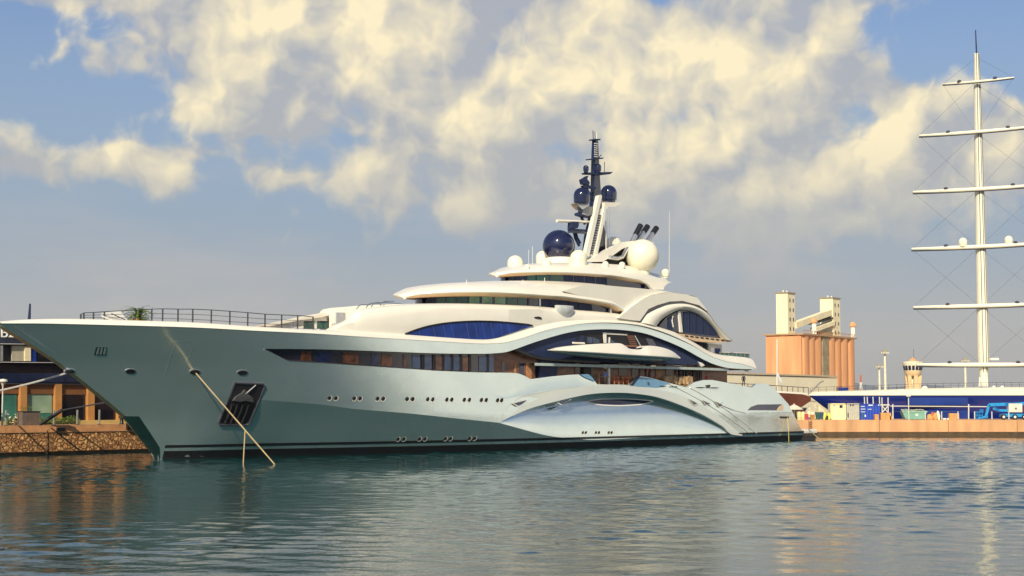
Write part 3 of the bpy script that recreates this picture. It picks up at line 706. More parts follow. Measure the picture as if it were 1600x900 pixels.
# ---- roof slabs with overhanging front visors
def visor(name, tip, W, Lf, edge, crown, m, s_end, tail=0.0):
    st = float(ymap(*tip, 0.0)[0])
    def wfun(s, z=0):
        u = np.clip((np.asarray(s, float) - st) / Lf, 0, 1); w = W * np.sqrt(np.maximum(1 - (1 - u) ** 2, 0))
        if tail: w = w - tail * np.clip((s - (s_end - 14)) / 14, 0, 1.2) ** 2
        return w
    fe = curve(edge, wfun); fc = curve(crown, lambda s, z: 0.62 * wfun(s))
    mb = MB(); rings, under = [], []
    for s in np.concatenate([st + 0.02 + Lf * (1 - np.cos(np.linspace(0.02, math.pi / 2, 24))), np.linspace(st + Lf + 0.5, s_end, 60)]):
        w = float(wfun(s)); ze = float(fe(s)); zc_ = max(float(fc(s)), ze + 0.12); wi = max(w - 1.7, 0)
        half = [(wi, ze - 0.35), (max(w - 0.25, w * .9), ze - 0.08), (w, ze + 0.06), (w * 0.965, ze + 0.22 + 0.12 * (zc_ - ze)), (w * 0.86, ze + 0.55 * (zc_ - ze) + 0.05), (w * 0.62, zc_), (w * 0.3, zc_ + 0.12), (0, zc_ + 0.16)]
        rings.append([(s, -a, b) for a, b in half] + [(s, a, b) for a, b in reversed(half[:-1])])
        under.append([(s, -max(w - 0.28, w * .9), ze - 0.10), (s, -wi, ze - 0.40), (s, wi, ze - 0.40), (s, max(w - 0.28, w * .9), ze - 0.10)])
    mb.loft(rings); o = mb.build(name, m, yacht, smooth=42)
    MB().grid(under).build('soffit', M_soffit, o, smooth=40)
    return wfun, fe, fc


V2w, V2e, V2c = visor('bridge_roof', (632, 465), 8.3, 15, [(632, 464.7), (640, 462), (650, 460.3), (660, 459.4), (700, 457.3), (740, 456.7), (780, 457.4), (827, 460), (860, 462.5), (880, 463.6), (920, 468.5), (945, 472.5), (960, 476), (973, 484)],
                      [(636, 462), (645, 458.8), (660, 454.6), (668, 451.8), (693, 446), (729, 442), (767, 440), (793, 438.8), (840, 438.6), (880, 440), (920, 442.7), (960, 446.7), (1020, 452)], M_white, S_(974, 486, 8.3))
V3w, V3e, V3c = visor('top_roof', (776, 430), 5.6, 11, [(776, 430), (785, 428), (800, 426.4), (833, 425.3), (873, 425.3), (913, 427.3), (940, 429.3), (963, 431.4), (999, 437.5), (1020, 441.5), (1045, 443), (1058, 445)],
                      [(779, 428.5), (790, 425.5), (807, 421.5), (833, 414.5), (873, 410.5), (913, 411), (949, 412.3), (981, 415.2), (1007, 423), (1033, 429.6), (1050, 437), (1058, 443)], M_white, S_(1058, 445, 5.6), 1.5)
patch('roof_leg', [(985, 434), (999.5, 437.5), (1013, 444), (1020.5, 452.5), (1037, 452.5), (1038, 448), (1044, 442.5), (1050, 441), (1020, 436)], 5.4, 0, 0.5, M_white, mirror=True)


def house(name, front, W, Lf, x_end, zlo, zhi, m):
    sf = float(ymap(*front, 0.0)[0]); se = S_(x_end[0], x_end[1], W)
    wf = lambda s, z=0: W * np.sqrt(np.maximum(1 - (1 - np.clip((np.asarray(s, float) - sf) / Lf, 0, 1)) ** 2, 0))
    ss = np.concatenate([sf + 0.02 + Lf * (1 - np.cos(np.linspace(0.02, math.pi / 2, 20))), np.linspace(sf + Lf + 0.5, se, 20)])
    P = []
    for s in ss: P.append([(s, -float(wf(s)), float(zlo(s))), (s, -float(wf(s)), float(zhi(s)))])
    mb = MB(); P = np.array(P); mb.grid(P); Q = P.copy(); Q[:, :, 1] *= -1; mb.grid(Q); mb.grid([P[-1], Q[-1]]); mb.build(name, m, yacht, smooth=30); return wf


W2 = house('bridge_house', (663, 470), 6.9, 13, (1000, 480), lambda s: ftop(s) - 0.6, lambda s: V2e(s) - 0.3, M_navy)
W3 = house('sky_lounge_house', (792, 433), 4.6, 9, (1020, 445), lambda s: V2c(s) - 0.3, lambda s: V3e(s) - 0.32, M_navy)
M_grn2 = mat('pale_green_glass', (0.16, 0.30, 0.20), 0.10, 0.0, 0.5, 0.5)
for x0, x1, k in [(664.5, 669, 1), (671, 680.5, 1), (683, 695, 0), (698, 711.5, 0), (714.5, 729, 0), (733, 748.5, 2), (753, 768.5, 2), (773, 788.5, 2), (792, 806, 0), (809, 821, 0)]:
    yt = np.interp((x0, x1), [662, 700, 740, 790, 830], [468, 464.6, 462.6, 462.6, 465]); yb = np.interp((x0, x1), [662, 760, 830], [474, 474.4, 477])
    patch('bridge_window', [(x0, yt[0]), (x1, yt[1]), (x1, yb[1]), (x0, yb[0])], W2, 0.06, 0.05, [M_grglass, M_navyp, M_grn2][k])
for x0, x1, a, b in [(844, 858, 466.5, 480), (859.5, 872, 467.5, 481), (873.5, 887, 469, 482.5), (888.5, 902, 470, 484), (903.5, 924, 471.5, 485)]:
    patch('bridge_window', [(x0, a), (x1, a + 1), (x1 + 1, b + .5), (x0, b)], W2, 0.06, 0.05, M_navyp)
patch('door_post', [(824.5, 464), (826.5, 464), (826.5, 477), (824.5, 477)], W2, 0.1, 0.1, M_rail); patch('door_post', [(842, 465.5), (844, 465.7), (844, 478), (842, 478)], W2, 0.1, 0.1, M_steel)
patch('aft_post', [(953, 476.5), (956, 477), (956, 489), (953, 489)], 7.3, 0, 0.2, M_steel)
for x0, x1, k in [(797, 806, 1), (808, 822, 1), (824, 836, 0), (839, 857, 0), (860, 878, 0), (881, 895, 1), (897, 912, 1), (914, 930, 1), (932, 948, 1)]:
    yt = np.interp((x0, x1), [793, 830, 880, 950], [431.5, 429.2, 429.4, 433.4]); yb = np.interp((x0, x1), [793, 840, 900, 960], [437.5, 438, 440, 445.5])
    patch('lounge_window', [(x0, yt[0]), (x1, yt[1]), (x1, yb[1]), (x0, yb[0])], W3, 0.05, 0.05, [M_grglass, M_navyp][k])
patch('lounge_window', [(1007, 440), (1013, 444), (1018, 451), (1007, 450)], 4.9, 0.05, 0.05, M_winlight)

# ---- aft arch house
TG = 8.55
gu = [(966, 497), (975, 489.5), (985, 480.5), (1000, 470), (1013, 463), (1027, 459), (1047, 456.7), (1073, 460), (1090, 465.5), (1107, 487.3)]
slit_u = [(1093, 477), (1067, 470.2), (1047, 471), (1027, 476.7), (1013, 483), (1000, 501.5)]
patch('arch_flank', gu + slit_u + [(985, 500)], TG, 0, 0.5, M_white, mirror=True)
patch('roof_flank', [(880, 455), (920, 443.5), (960, 447), (1000, 450.5), (1030, 453.5), (1050, 457), (1027, 459.5), (1013, 463.5), (1000, 470.5), (985, 481), (975, 489), (973, 484), (960, 476), (945, 472), (920, 466)], 8.1, 0, 0.3, M_white, mirror=True)
patch('arch_slit', [(1000, 502)] + slit_u[::-1] + [(1107, 487.5), (1093, 480), (1073, 474.5), (1047, 476), (1027, 483), (1012, 491), (1004, 503)], TG, -0.2, 0.2, M_navy)
go = [(1003, 503.5), (1012, 491), (1027, 482.7), (1047, 475.2), (1073, 473.6), (1093, 479), (1107, 488.5), (1120, 506), (1133, 520.7), (1147, 533.3)]
gi = [(1133, 530), (1120, 512.7), (1107, 499), (1091, 488.7), (1075, 484.2), (1060, 486), (1040, 496.7), (1029, 510.2)]


def rib(name, outer, inner, T, depth, m):
    o = smooth_pts(outer, 5); i = smooth_pts(inner[::-1], 5); n = 60
    rs = lambda c: np.stack([np.interp(np.linspace(0, 1, n), np.r_[0, np.cumsum(np.hypot(*np.diff(c, axis=0).T))] / np.hypot(*np.diff(c, axis=0).T).sum(), c[:, k]) for k in (0, 1)], 1)
    o, i = rs(o), rs(i); mb = MB()
    for sgn in (1, -1):
        rings = []
        for a, b in zip(o, i):
            pa, pb = ymap(*a, T), ymap(*b, T); pm = (pa + pb) / 2
            rings.append([(p[0], -sgn * (p[1] + dt), p[2]) for p, dt in ((pa, -0.55), (pa * .82 + pb * .18, -0.12), (pm, 0.02), (pb * .8 + pa * .2, -0.1), (pb, -0.4), (pb, -depth), (pa, -depth))])
        mb.loft(rings)
    return mb.build(name, m, yacht, smooth=45)


rib('arch_rim', go, gi, TG + 0.15, 1.0, M_white)
aw = patch('arch_window', [(1029, 510.2), (1040, 496.7), (1060, 486), (1075, 484.2), (1091, 488.7), (1107, 499), (1120, 512.7), (1133, 530), (1098, 526), (1066, 521)], TG - 0.5, 0, 0.1, M_navy)
for x0, x1, k in [(1044, 1051, 0), (1068, 1076, 1), (1078, 1086, 1), (1088, 1097, 1), (1099, 1108, 1), (1110, 1119, 1)]:
    yt = np.interp((x0, x1), [1029, 1040, 1060, 1075, 1091, 1107, 1120, 1131], [510, 497, 486.5, 484.6, 489, 499.5, 513, 529]) + 1.5; yb = np.interp((x0, x1), [1029, 1066, 1131], [510.5, 519, 526.5])
    patch('arch_pane', [(x0, yt[0]), (x1, yt[1]), (x1, yb[1]), (x0, yb[0])], TG - 0.45, 0.04, 0.04, M_navyp, parent=aw)
patch('arch_post', [(1060, 487), (1063, 486), (1067, 519), (1063, 519)], TG - 0.3, 0, 0.25, M_white)
MB().tube([L3(ymap(x, y, TG - .35)) for x, y in ((1051.5, 494), (1050, 501), (1052, 511))], 0.09, 6).build('arch_post', M_white, yacht)
patch('arch_soffit', [(1056, 520.5), (1075, 523), (1098, 526.3), (1133, 529.5), (1147, 533.5), (1120, 536.3), (1087, 533), (1070, 527)], TG - 0.2, 0, 1.2, M_soffit)
for i in range(8):
    x = 1070 + i * 8; y = 523.6 + i * 0.95; patch('soffit_slot', [(x, y), (x + 5, y + .6), (x + 6, y + 3), (x + 1, y + 2.4)], TG - 0.2, 0.03, 0.03, M_dark)
# vault roof spanning the beam, house below
mb = MB(); g = []
for x, y in smooth_pts([(1000, 470.5), (1013, 463.5), (1027, 459.5), (1047, 457.2), (1073, 460.5), (1090, 466), (1107, 488), (1120, 506), (1133, 520.7), (1146, 533)], 4):
    p = ymap(x, y, TG); g.append([(p[0], t, p[2] + 0.05 - 0.15 * (1 - (t / TG) ** 2) * (p[0] > 1e9)) for t in np.linspace(-TG + 0.1, TG - 0.1, 9)])
mb.grid(g); mb.build('aft_vault_roof', M_white, yacht, smooth=40)
a, b = S_(1000, 500, TG), S_(1100, 540, 6.4); zt_ = float(ymap(1100, 500, TG)[2])
MB().box(((a + b) / 2, 0, (ZCEIL + zt_) / 2), (b - a, 13.0, zt_ - ZCEIL - 0.6)).build('aft_house', M_navy, yacht)
for x0, x1 in ((1086, 1091), (1093, 1098), (1100, 1105)):
    patch('aft_window', [(x0, 535), (x1, 535.6), (x1, 549), (x0, 547)], 6.6, 0.0, 0.1, M_navyp)
patch('aft_wall', [(1107, 537), (1128, 538.5), (1128, 556), (1107, 554)], 6.9, 0, 1.2, M_white); patch('aft_locker', [(1117, 544), (1125, 544.5), (1125, 552), (1117, 551.5)], 6.9, 0.05, 0.1, M_blue); patch('aft_locker', [(1110, 543), (1115, 543.3), (1115, 552), (1110, 551)], 6.9, 0.05, 0.1, M_steel)
deck('aft_upper_deck', S_(985, 500), S_SW1 - 0.3, lambda s: min(zC(s), zC(S_(1120, 560))) - 0.1, 0.7, M_teak)
ar = patch('aft_glass_rail', [(1124, 550.5), (1171, 552.5), (1171, 559.5), (1124, 556.5)], 7.4, 0, 0.04, M_grglass)
for x in np.linspace(1125, 1170, 8): MB().tube([L3(ymap(x, 550 + (x - 1124) * .045, 7.45)), L3(ymap(x, 559.5, 7.45))], 0.05, 6).build('post', M_steel, ar)
MB().tube([L3(ymap(1124, 550.3, 7.45)), L3(ymap(1171, 552.3, 7.45))], 0.06, 6).build('handrail', M_white, ar)


# ---- domes, mast, funnels on the top roof
def dome(name, x, y, r, t, m, cyl=0.0, sub=True):
    """x, y: centre of the ball as seen; r in the photo's scale; cyl: straight skirt below"""
    c = ymap(x, y, t); k = np.linalg.norm(c - yray(x, y)[0]) / FPX; rr = r * k
    prof = [(rr * math.sin(a), rr * math.cos(a)) for a in np.linspace(0.01, math.pi / 2 if cyl else math.pi * 0.86, 14)]
    if cyl: prof += [(rr * 0.97, -cyl * rr), (rr * 0.8, -cyl * rr * 1.02), (rr * 0.8, -cyl * rr - 0.25)]
    else: prof += [(rr * 0.42, -rr * 1.12)]
    o = MB().lathe(prof[::-1], L3(c), 28).build(name, m, yacht, smooth=50)
    return o, c, rr


M_domew = mat('radome_cream', (0.80, 0.76, 0.60), 0.45, 0, 0.03)
dome('big_radome', 1003.5, 400, 26, 3.2, M_domew)
o, c, rr = dome('navy_radome', 873, 384.5, 25.5, -1.0, M_navy)
for x, y, r, t, cy in [(805, 411.5, 12.5, -2.6, 1.0), (848, 403, 11, -3.5, 1.0), (904, 404, 13.5, 3.0, 1.0), (854, 412, 7.2, 3.2, 1.0), (946, 413, 5, 4.0, 1.0), (972, 414, 5, 4.2, 1.0), (1039.5, 426, 6, 2.5, 1.0), (958, 384, 14, -2.5, 1.0), (824, 416.5, 3.6, 3.0, 1.0)]:
    dome('radome', x, y, r, t, M_domew, cy)
p = ymap(875, 408, -1.0); MB().lathe([(2.1, -1.6), (2.1, 0.25), (1.9, 0.45)], L3(p), 24).build('radome_plinth', M_white, yacht, smooth=40)
TMZ = -0.0
def mtube(pts, r, m, name, t=0.0, n=8, r1=None, parent=yacht): return MB().tube([L3(ymap(x, y, t)) for x, y in pts], r, n, r1).build(name, m, parent, smooth=60)


def mplate(name, pts, t, thick, m, parent=yacht): return patch(name, pts, t, thick / 2, thick, m, parent=parent)


mplate('mast_column', [(922, 330), (925.5, 300), (927, 240), (928, 219), (931.5, 219), (932.5, 240), (934, 270), (936, 300), (938, 330), (938, 345), (921, 345)], 0.0, 0.7, M_navy)
mplate('mast_panel', [(911, 398), (914, 370), (920, 343), (940, 343), (945, 366), (948, 400)], 0.0, 0.4, M_navy)
mplate('mast_leg', [(912, 399), (925, 343), (933, 306), (937, 304.5), (938, 308), (930, 345), (918, 401)], 1.6, 0.6, M_white)
mplate('mast_leg', [(926, 401), (933, 370), (938, 345), (942, 322), (945.5, 322), (942, 346), (937, 372), (931, 401)], 1.6, 0.5, M_white)
ld = mplate('mast_ladder', [(919, 400), (933, 340), (937, 326), (941, 326), (938, 342), (925, 401)], 1.55, 0.2, M_cream)
for i in range(16):
    y = 396 - i * 3.9; x = 924.5 + i * 0.87; mplate('ladder_rung', [(x - 3, y), (x + 1.6, y + .3), (x + 2.0, y - 1.3), (x - 2.6, y - 1.6)], 1.75, 0.1, M_navyp, parent=ld)
mtube([(946.5, 345), (947, 398)], 0.07, M_cream, 'mast_stay', 1.0)
mtube([(952, 330), (952.5, 390)], 0.035, M_steel, 'mast_stay', 0.5); mtube([(948.5, 330), (949, 390)], 0.03, M_steel, 'mast_stay', 0.5)
for x, y, r, t in ((909, 306, 13, 1.4), (951, 302, 12.8, -0.4)):
    dome('navy_mast_dome', x, y, r, t, M_navy, 0.85)
dome('small_mast_dome', 915.5, 262.5, 4.4, 0.6, M_navy, 1.0); dome('small_mast_dome', 934.5, 261, 5, 0.6, M_navy, 1.2)
mplate('dome_platform', [(938, 317), (964, 317), (962, 320), (955, 323.5), (944, 324), (938, 330)], 0.0, 1.6, M_white)
mplate('dome_platform', [(897, 318), (916, 319), (915, 322), (905, 328), (899, 322)], 1.0, 1.2, M_steel)
mplate('equipment_pod', [(908, 326), (916, 322), (925, 326), (925, 334), (915, 338), (906, 335)], 0.8, 1.0, mat('pod_grey', (0.42, 0.42, 0.40), 0.5))
mplate('equipment_pod', [(901, 333), (908, 331), (924, 336), (924, 341), (909, 339), (901, 336.5)], 0.8, 0.8, M_navyp)
mtube([(908, 338), (911, 345), (914, 350)], 0.2, M_navyp, 'mast_brace', 0.6)
mplate('crosstree', [(912.5, 270), (954, 269), (950, 272.5), (938, 274), (913, 272.5)], 0.3, 0.9, M_navyp)
mplate('crosstree', [(918, 248.5), (940, 246.3), (940, 248.3), (918, 250.3)], 0.3, 0.7, M_navyp)
mtube([(936, 247), (938, 243), (940, 242)], 0.06, M_navyp, 'spotlight', 0.3)
for k in range(7): mtube([(929, 224 + k * 3.4), (933.5, 225 + k * 3.4)], 0.07, M_cream, 'step_rung', 0.8, 5)
mtube([(927, 220), (926.5, 204)], 0.06, M_navyp, 'masthead_antenna'); mtube([(930, 220), (929.5, 206)], 0.05, M_navyp, 'masthead_antenna'); mtube([(932.5, 220), (931.5, 207)], 0.07, M_cream, 'masthead_antenna')
mplate('masthead_cap', [(924.5, 217.5), (934, 217.5), (934, 219.5), (924.5, 219.5)], 0.0, 1.0, M_navyp)
mtube([(944.5, 271), (944.5, 253)], 0.05, M_rail, 'whip_antenna', 0.2)
mplate('searchlight', [(907, 281), (912, 278), (917, 275), (915, 280), (919, 285), (918, 290), (909, 288)], 0.6, 0.6, M_navyp)
mplate('mast_bracket', [(909, 290), (916, 289), (929, 292.5), (929, 295.5), (911, 293.5)], 0.6, 0.5, M_navyp)
mtube([(916, 293), (922, 304), (926, 312)], 0.16, M_navyp, 'mast_brace', 0.3)
mtube([(870, 345), (922, 347)], 0.20, M_cream, 'radar_scanner', 0.8)
mplate('radar_scanner', [(889, 361), (925, 363.5), (925, 366), (889, 363.5)], 1.0, 0.5, M_rail)
mplate('radar_pedestal', [(891, 346.5), (901, 347), (901, 353), (899, 357), (890, 356.5)], 0.8, 0.8, M_navyp); mplate('radar_pedestal', [(889, 357), (922, 359.5), (922, 362), (890, 361)], 0.8, 0.6, M_navyp)
mtube([(897, 362), (899, 372), (905, 384)], 0.2, M_navyp, 'mast_brace', 0.5); mtube([(900, 362), (902, 371), (907, 380)], 0.14, M_navyp, 'mast_brace', 0.5)
for x0, y0, x1, y1 in ((974, 404, 1001, 352), (990, 386, 1012, 353.5), (1005, 386, 1026, 356)):
    f = 0.70; xm, ym = x0 + (x1 - x0) * f, y0 + (y1 - y0) * f
    ex = mtube([(x0, y0), (xm, ym)], 0.36, M_steel, 'exhaust_pipe', 0.6, 12); mtube([(xm, ym), (x1, y1)], 0.42, M_black, 'pipe_tip', 0.6, 12, parent=ex)
patch('funnel_fin', [(917, 409), (930, 400), (945, 392.5), (962, 384), (978, 377.5), (1000, 375.5), (1022, 379), (1020, 384), (1004, 383), (985, 384), (972, 389), (958, 399), (942, 409)], 2.0, 0, 0.8, M_white)
patch('funnel_base', [(945, 396), (962, 388), (985, 385), (985, 416), (952, 412), (938, 411)], 1.0, 0, 1.6, M_dark)
MB().tube([L3(ymap(x, y, 2.2)) for x, y in ((952, 402), (965, 404), (972, 402), (980, 388))], 0.3, 8).build('exhaust_pipe', M_steel, yacht, smooth=60)
mtube([(1045.5, 432), (1046, 330)], 0.05, M_cream, 'whip_antenna', 2.5, 6, 0.02); mtube([(832, 413), (832, 385)], 0.03, M_cream, 'whip_antenna', 2.5, 6); mtube([(826, 413), (826, 390)], 0.03, M_cream, 'whip_antenna', -2.5, 6)
for x, y in ((668, 452), (673, 451), (729, 443), (817, 443), (851, 440)): mtube([(x, y), (x, y - 6)], 0.04, M_cream, 'roof_light', float(V2w(S_(x, y, 5))) * .62, 6)


# ------------------------------------------------------------------ things carried by the yacht
def yplace(o): o.matrix_world = Matrix.Translation(YB) @ Matrix.Rotation(YANG, 4, 'Z')


tender = thing('tender', 'slim white tender with teal grey bottom hanging under the arch on the big yacht side', 'tender', YB, YANG)
TT = 9.9
t_up, t_lo = curve([(858, 546.8), (872, 543), (890, 540.5), (920, 538), (950, 536.6), (964, 536.8), (972, 541), (979, 545.3), (996, 546), (1003, 541.5), (1009, 540.3), (1026, 542), (1044, 547), (1057, 554), (1063, 559)], TT, 4), curve([(858, 547.2), (868, 551), (890, 555), (920, 558.5), (960, 562), (1000, 564.2), (1035, 564.8), (1052, 563), (1063, 559.6)], TT)
t_md = curve([(858, 547), (880, 548.5), (920, 551), (960, 553.7), (1000, 556), (1040, 558), (1063, 559.3)], TT)
up, lo = [], []
for s in np.linspace(t_up.s0 + 0.05, t_up.s1 - 0.05, 70):
    u = (s - t_up.s0) / (t_up.s1 - t_up.s0); w = 1.35 * (1 - abs(2 * u - 0.95) ** 2.6) ** 0.6 if abs(2 * u - .95) < 1 else 0.05
    w = max(w, 0.05); zu, zl, zm = float(t_up(s)), float(t_lo(s)), float(t_md(s)); zu = max(zu, zm + .02); zl = min(zl, zm - .02)
    up.append([(s, -(TT + a * w), b) for a, b in ((-1, zm), (-0.85, zm + .45 * (zu - zm)), (-.55, zu), (.45, zu), (.86, zm + .35 * (zu - zm)), (1.03, zm + 0.03), (1.0, zm - .06))])
    lo.append([(s, -(TT + a * w), b) for a, b in ((1.0, zm - .05), (.96, zm - .3 * (zm - zl)), (.7, zm - .75 * (zm - zl)), (0, zl), (-.7, zm - .75 * (zm - zl)), (-1, zm))])
MB().loft(lo).build('lower_hull', M_tenderlow, tender, smooth=35); MB().loft(up).build('deck_moulding', M_white, tender, smooth=35)
patch('cockpit_glass', [(967, 539), (977, 546.2), (995, 546.8), (1000, 543), (990, 545), (980, 544)], TT, 0.5, 0.5, M_navyp, parent=tender)
MB().tube([L3(ymap(895, 535.5, 9.4)), L3(ymap(898, 536, 9.4)), L3(ymap(913, 536.3, 9.4))], 0.12, 8).build('bow_roller', M_cream, tender)
for o in (tender,): pass


def person(loc, face, h, shirt, trousers, label, arms=((0.28, 0.1, 0.55), (0.3, 0.12, 0.5)), hair=(0.03, 0.02, 0.015), stride=0.08):
    k = h / 1.75; root = thing('person', label, 'person', loc, face)
    vs = [(0, 0, .95), (0, 0, 1.2), (0, 0, 1.42), (0, 0, 1.42), (0, .01, 1.63), (0, .01, 1.72)]
    rad = [.15, .15, .13, .055, .10, .075]; ed = [(0, 1), (1, 2), (2, 3), (3, 4), (4, 5)]
    for sg in (1, -1):
        b = len(vs); vs += [(sg * .10, 0, .85), (sg * .11, sg * stride, .48), (sg * .11, sg * stride * 1.6, .07), (sg * .11, sg * stride * 1.6 + .13, .03)]; rad += [.095, .062, .045, .038]; ed += [(0, b), (b, b + 1), (b + 1, b + 2), (b + 2, b + 3)]
        b = len(vs); ax, ay, az = arms[0 if sg > 0 else 1]; vs += [(sg * .20, 0, 1.38), (sg * (ax - .02), ay * .3, 1.10), (sg * ax, ay + .1, az + .33)]; rad += [.055, .042, .03]; ed += [(2, b), (b, b + 1), (b + 1, b + 2)]
    me = bpy.data.meshes.new('body'); me.from_pydata([tuple(c * k for c in v) for v in vs], ed, []); o = bpy.data.objects.new('body', me); COL.objects.link(o); o.parent = root
    md = o.modifiers.new('skin', 'SKIN'); md.use_smooth_shade = True
    for i, d in enumerate(me.skin_vertices[0].data): d.radius = (rad[i] * k, rad[i] * k); d.use_root = (i == 0)
    o.modifiers.new('sub', 'SUBSURF').levels = 1
    m = bpy.data.materials.new('person_' + label[:8]); m.use_nodes = True; N, L = m.node_tree.nodes, m.node_tree.links
    tc = N.new('ShaderNodeTexCoord'); sp = N.new('ShaderNodeSeparateXYZ'); L.new(tc.outputs['Object'], sp.inputs[0]); r = N.new('ShaderNodeValToRGB'); r.color_ramp.interpolation = 'CONSTANT'
    mr = N.new('ShaderNodeMath'); mr.operation = 'DIVIDE'; mr.inputs[1].default_value = 2 * k; L.new(sp.outputs[2], mr.inputs[0]); L.new(mr.outputs[0], r.inputs[0])
    e = r.color_ramp.elements; e[0].position = 0; e[0].color = (*trousers, 1); e[1].position = .48; e[1].color = (*shirt, 1); x = e.new(.735); x.color = (.42, .24, .15, 1)
    L.new(r.outputs[0], N['Principled BSDF'].inputs['Base Color']); N['Principled BSDF'].inputs['Roughness'].default_value = .8; me.materials.append(m)
    MB().lathe([(0.001, 1.60 * k), (.105 * k, 1.63 * k), (.115 * k, 1.70 * k), (.09 * k, 1.78 * k), (.001, 1.81 * k)], (0, -.01 * k, 0), 12).build('hair', mat('hair', hair, .7), root, smooth=60)
    return root


def yworld(p): return YB + Matrix.Rotation(YANG, 3, 'Z') @ Vector(L3(p))


pp = ymap(946, 600, 8.3); person(yworld((pp[0], 8.3, ZM + 0.03)), R(200), 1.85, (0.16, 0.28, 0.62), (0.28, 0.22, 0.20), 'person in light blue shirt standing at the side deck railing below the tender')
pp = ymap(1162, 603, 6.5); person(yworld((pp[0], 6.5, ZM + 0.03)), R(160), 1.8, (0.20, 0.16, 0.32), (0.05, 0.05, 0.10), 'person in dark purple clothes standing on the open stern deck')
pp = ymap(1103, 596, 7.4); person(yworld((pp[0], 7.4, ZM + 0.03)), R(190), 1.7, (0.45, 0.02, 0.02), (0.06, 0.05, 0.05), 'person in red top standing on the aft main deck by the dark pillars')

# potted palm and white canopy on the foredeck
zf = lambda s: float(zC(s)) - 0.12
pc = ymap(216, 503, 1.5); base_w = yworld((pc[0], 1.5, zf(pc[0]) + .02))
palm = thing('potted_palm', 'bushy green palm with some brown fronds on the yacht foredeck', 'palm', base_w)
hh = float(ymap(216, 477, 1.5)[2]) - base_w.z
MB().lathe([(.35, 0), (.5, .6), (.45, .6), (.4, .5)], (0, 0, 0), 16).build('pot', M_orange, palm, smooth=40)
MB().tube([(0, 0, .4), (0.03, 0, hh * .3), (0, 0, hh * .5)], .16, 8, .10).build('trunk', mat('palm_trunk', (.12, .08, .05), .9), palm, smooth=60)
M_frond = mat('palm_frond', (0.05, 0.11, 0.015), .5, 0, 0, 1.2, col2=(0.15, 0.22, 0.03)); M_frondb = mat('dry_frond', (0.28, 0.12, 0.03), .7, 0, .4, 1.2)
mg, md_ = MB(), MB()
for i in range(80):
    a = random.uniform(0, 2 * math.pi); el_ = random.uniform(-0.45, 1.45); ln = hh * random.uniform(.62, .92); dry = el_ < 0.1 and random.random() < .7
    o0 = Vector((0, 0, hh * .48)); pts = []
    for u in np.linspace(0, 1, 6):
        r_ = ln * u; e2 = el_ - 1.0 * u * u; pts.append(o0 + Vector((math.cos(a) * math.cos(e2) * r_, math.sin(a) * math.cos(e2) * r_, math.sin(e2) * r_)))
    for u in range(1, 6):
        d = (pts[u] - pts[u - 1]).normalized(); sd = d.cross(Vector((0, 0, 1))).normalized()
        for sg in (1, -1):
            for v in (0, .5):
                q0 = pts[u - 1].lerp(pts[u], v); q1 = q0 + d * .28 + sd * sg * (.42 * (1 - u / 8)) + Vector((0, 0, -.08))
                (md_ if dry else mg).add([q0, q0 + d * .15, q1], [(0, 1, 2)])
mg.build('fronds', M_frond, palm, merge=0); md_.build('dry_fronds', M_frondb, palm, merge=0)
c0 = ymap(180, 501, 2.0); can = thing('deck_canopy', 'white folded sun canopy tilted on the foredeck beside the palm', 'canopy', YB, YANG)
cp = [ymap(x, y, t) for x, y, t in ((157, 489.5, 3.0), (187, 485, 1.0), (200, 501, 2.8), (176, 499.5, 3.6), (160, 494, 3.4))]
top = [L3(p) for p in cp]; bot = [(a, b, c - .12) for a, b, c in top]
MB().add(top + bot, [(0, 1, 2, 3, 4), (9, 8, 7, 6, 5)] + [(i, (i + 1) % 5, (i + 1) % 5 + 5, i + 5) for i in range(5)]).build('fabric', mat('canopy_fabric', (.74, .72, .66), .8, 0, .05), can)
MB().tube([L3(ymap(163, 496, 3)), L3((ymap(163, 496, 3)[0], 3, zf(ymap(163, 496, 3)[0])))], .06, 6).build('frame_leg', M_rail, can); MB().tube([L3(ymap(174, 490, 3.2)), L3(ymap(196, 500, 3.2))], .05, 6).build('frame_strut', M_rail, can)


# ================================================================== THE HARBOUR
def wet(x, y, z=0.0):
    d = ray(x, y); l = (z - CAM_H) / d[2]; return Vector((d[0] * l, d[1] * l, z))


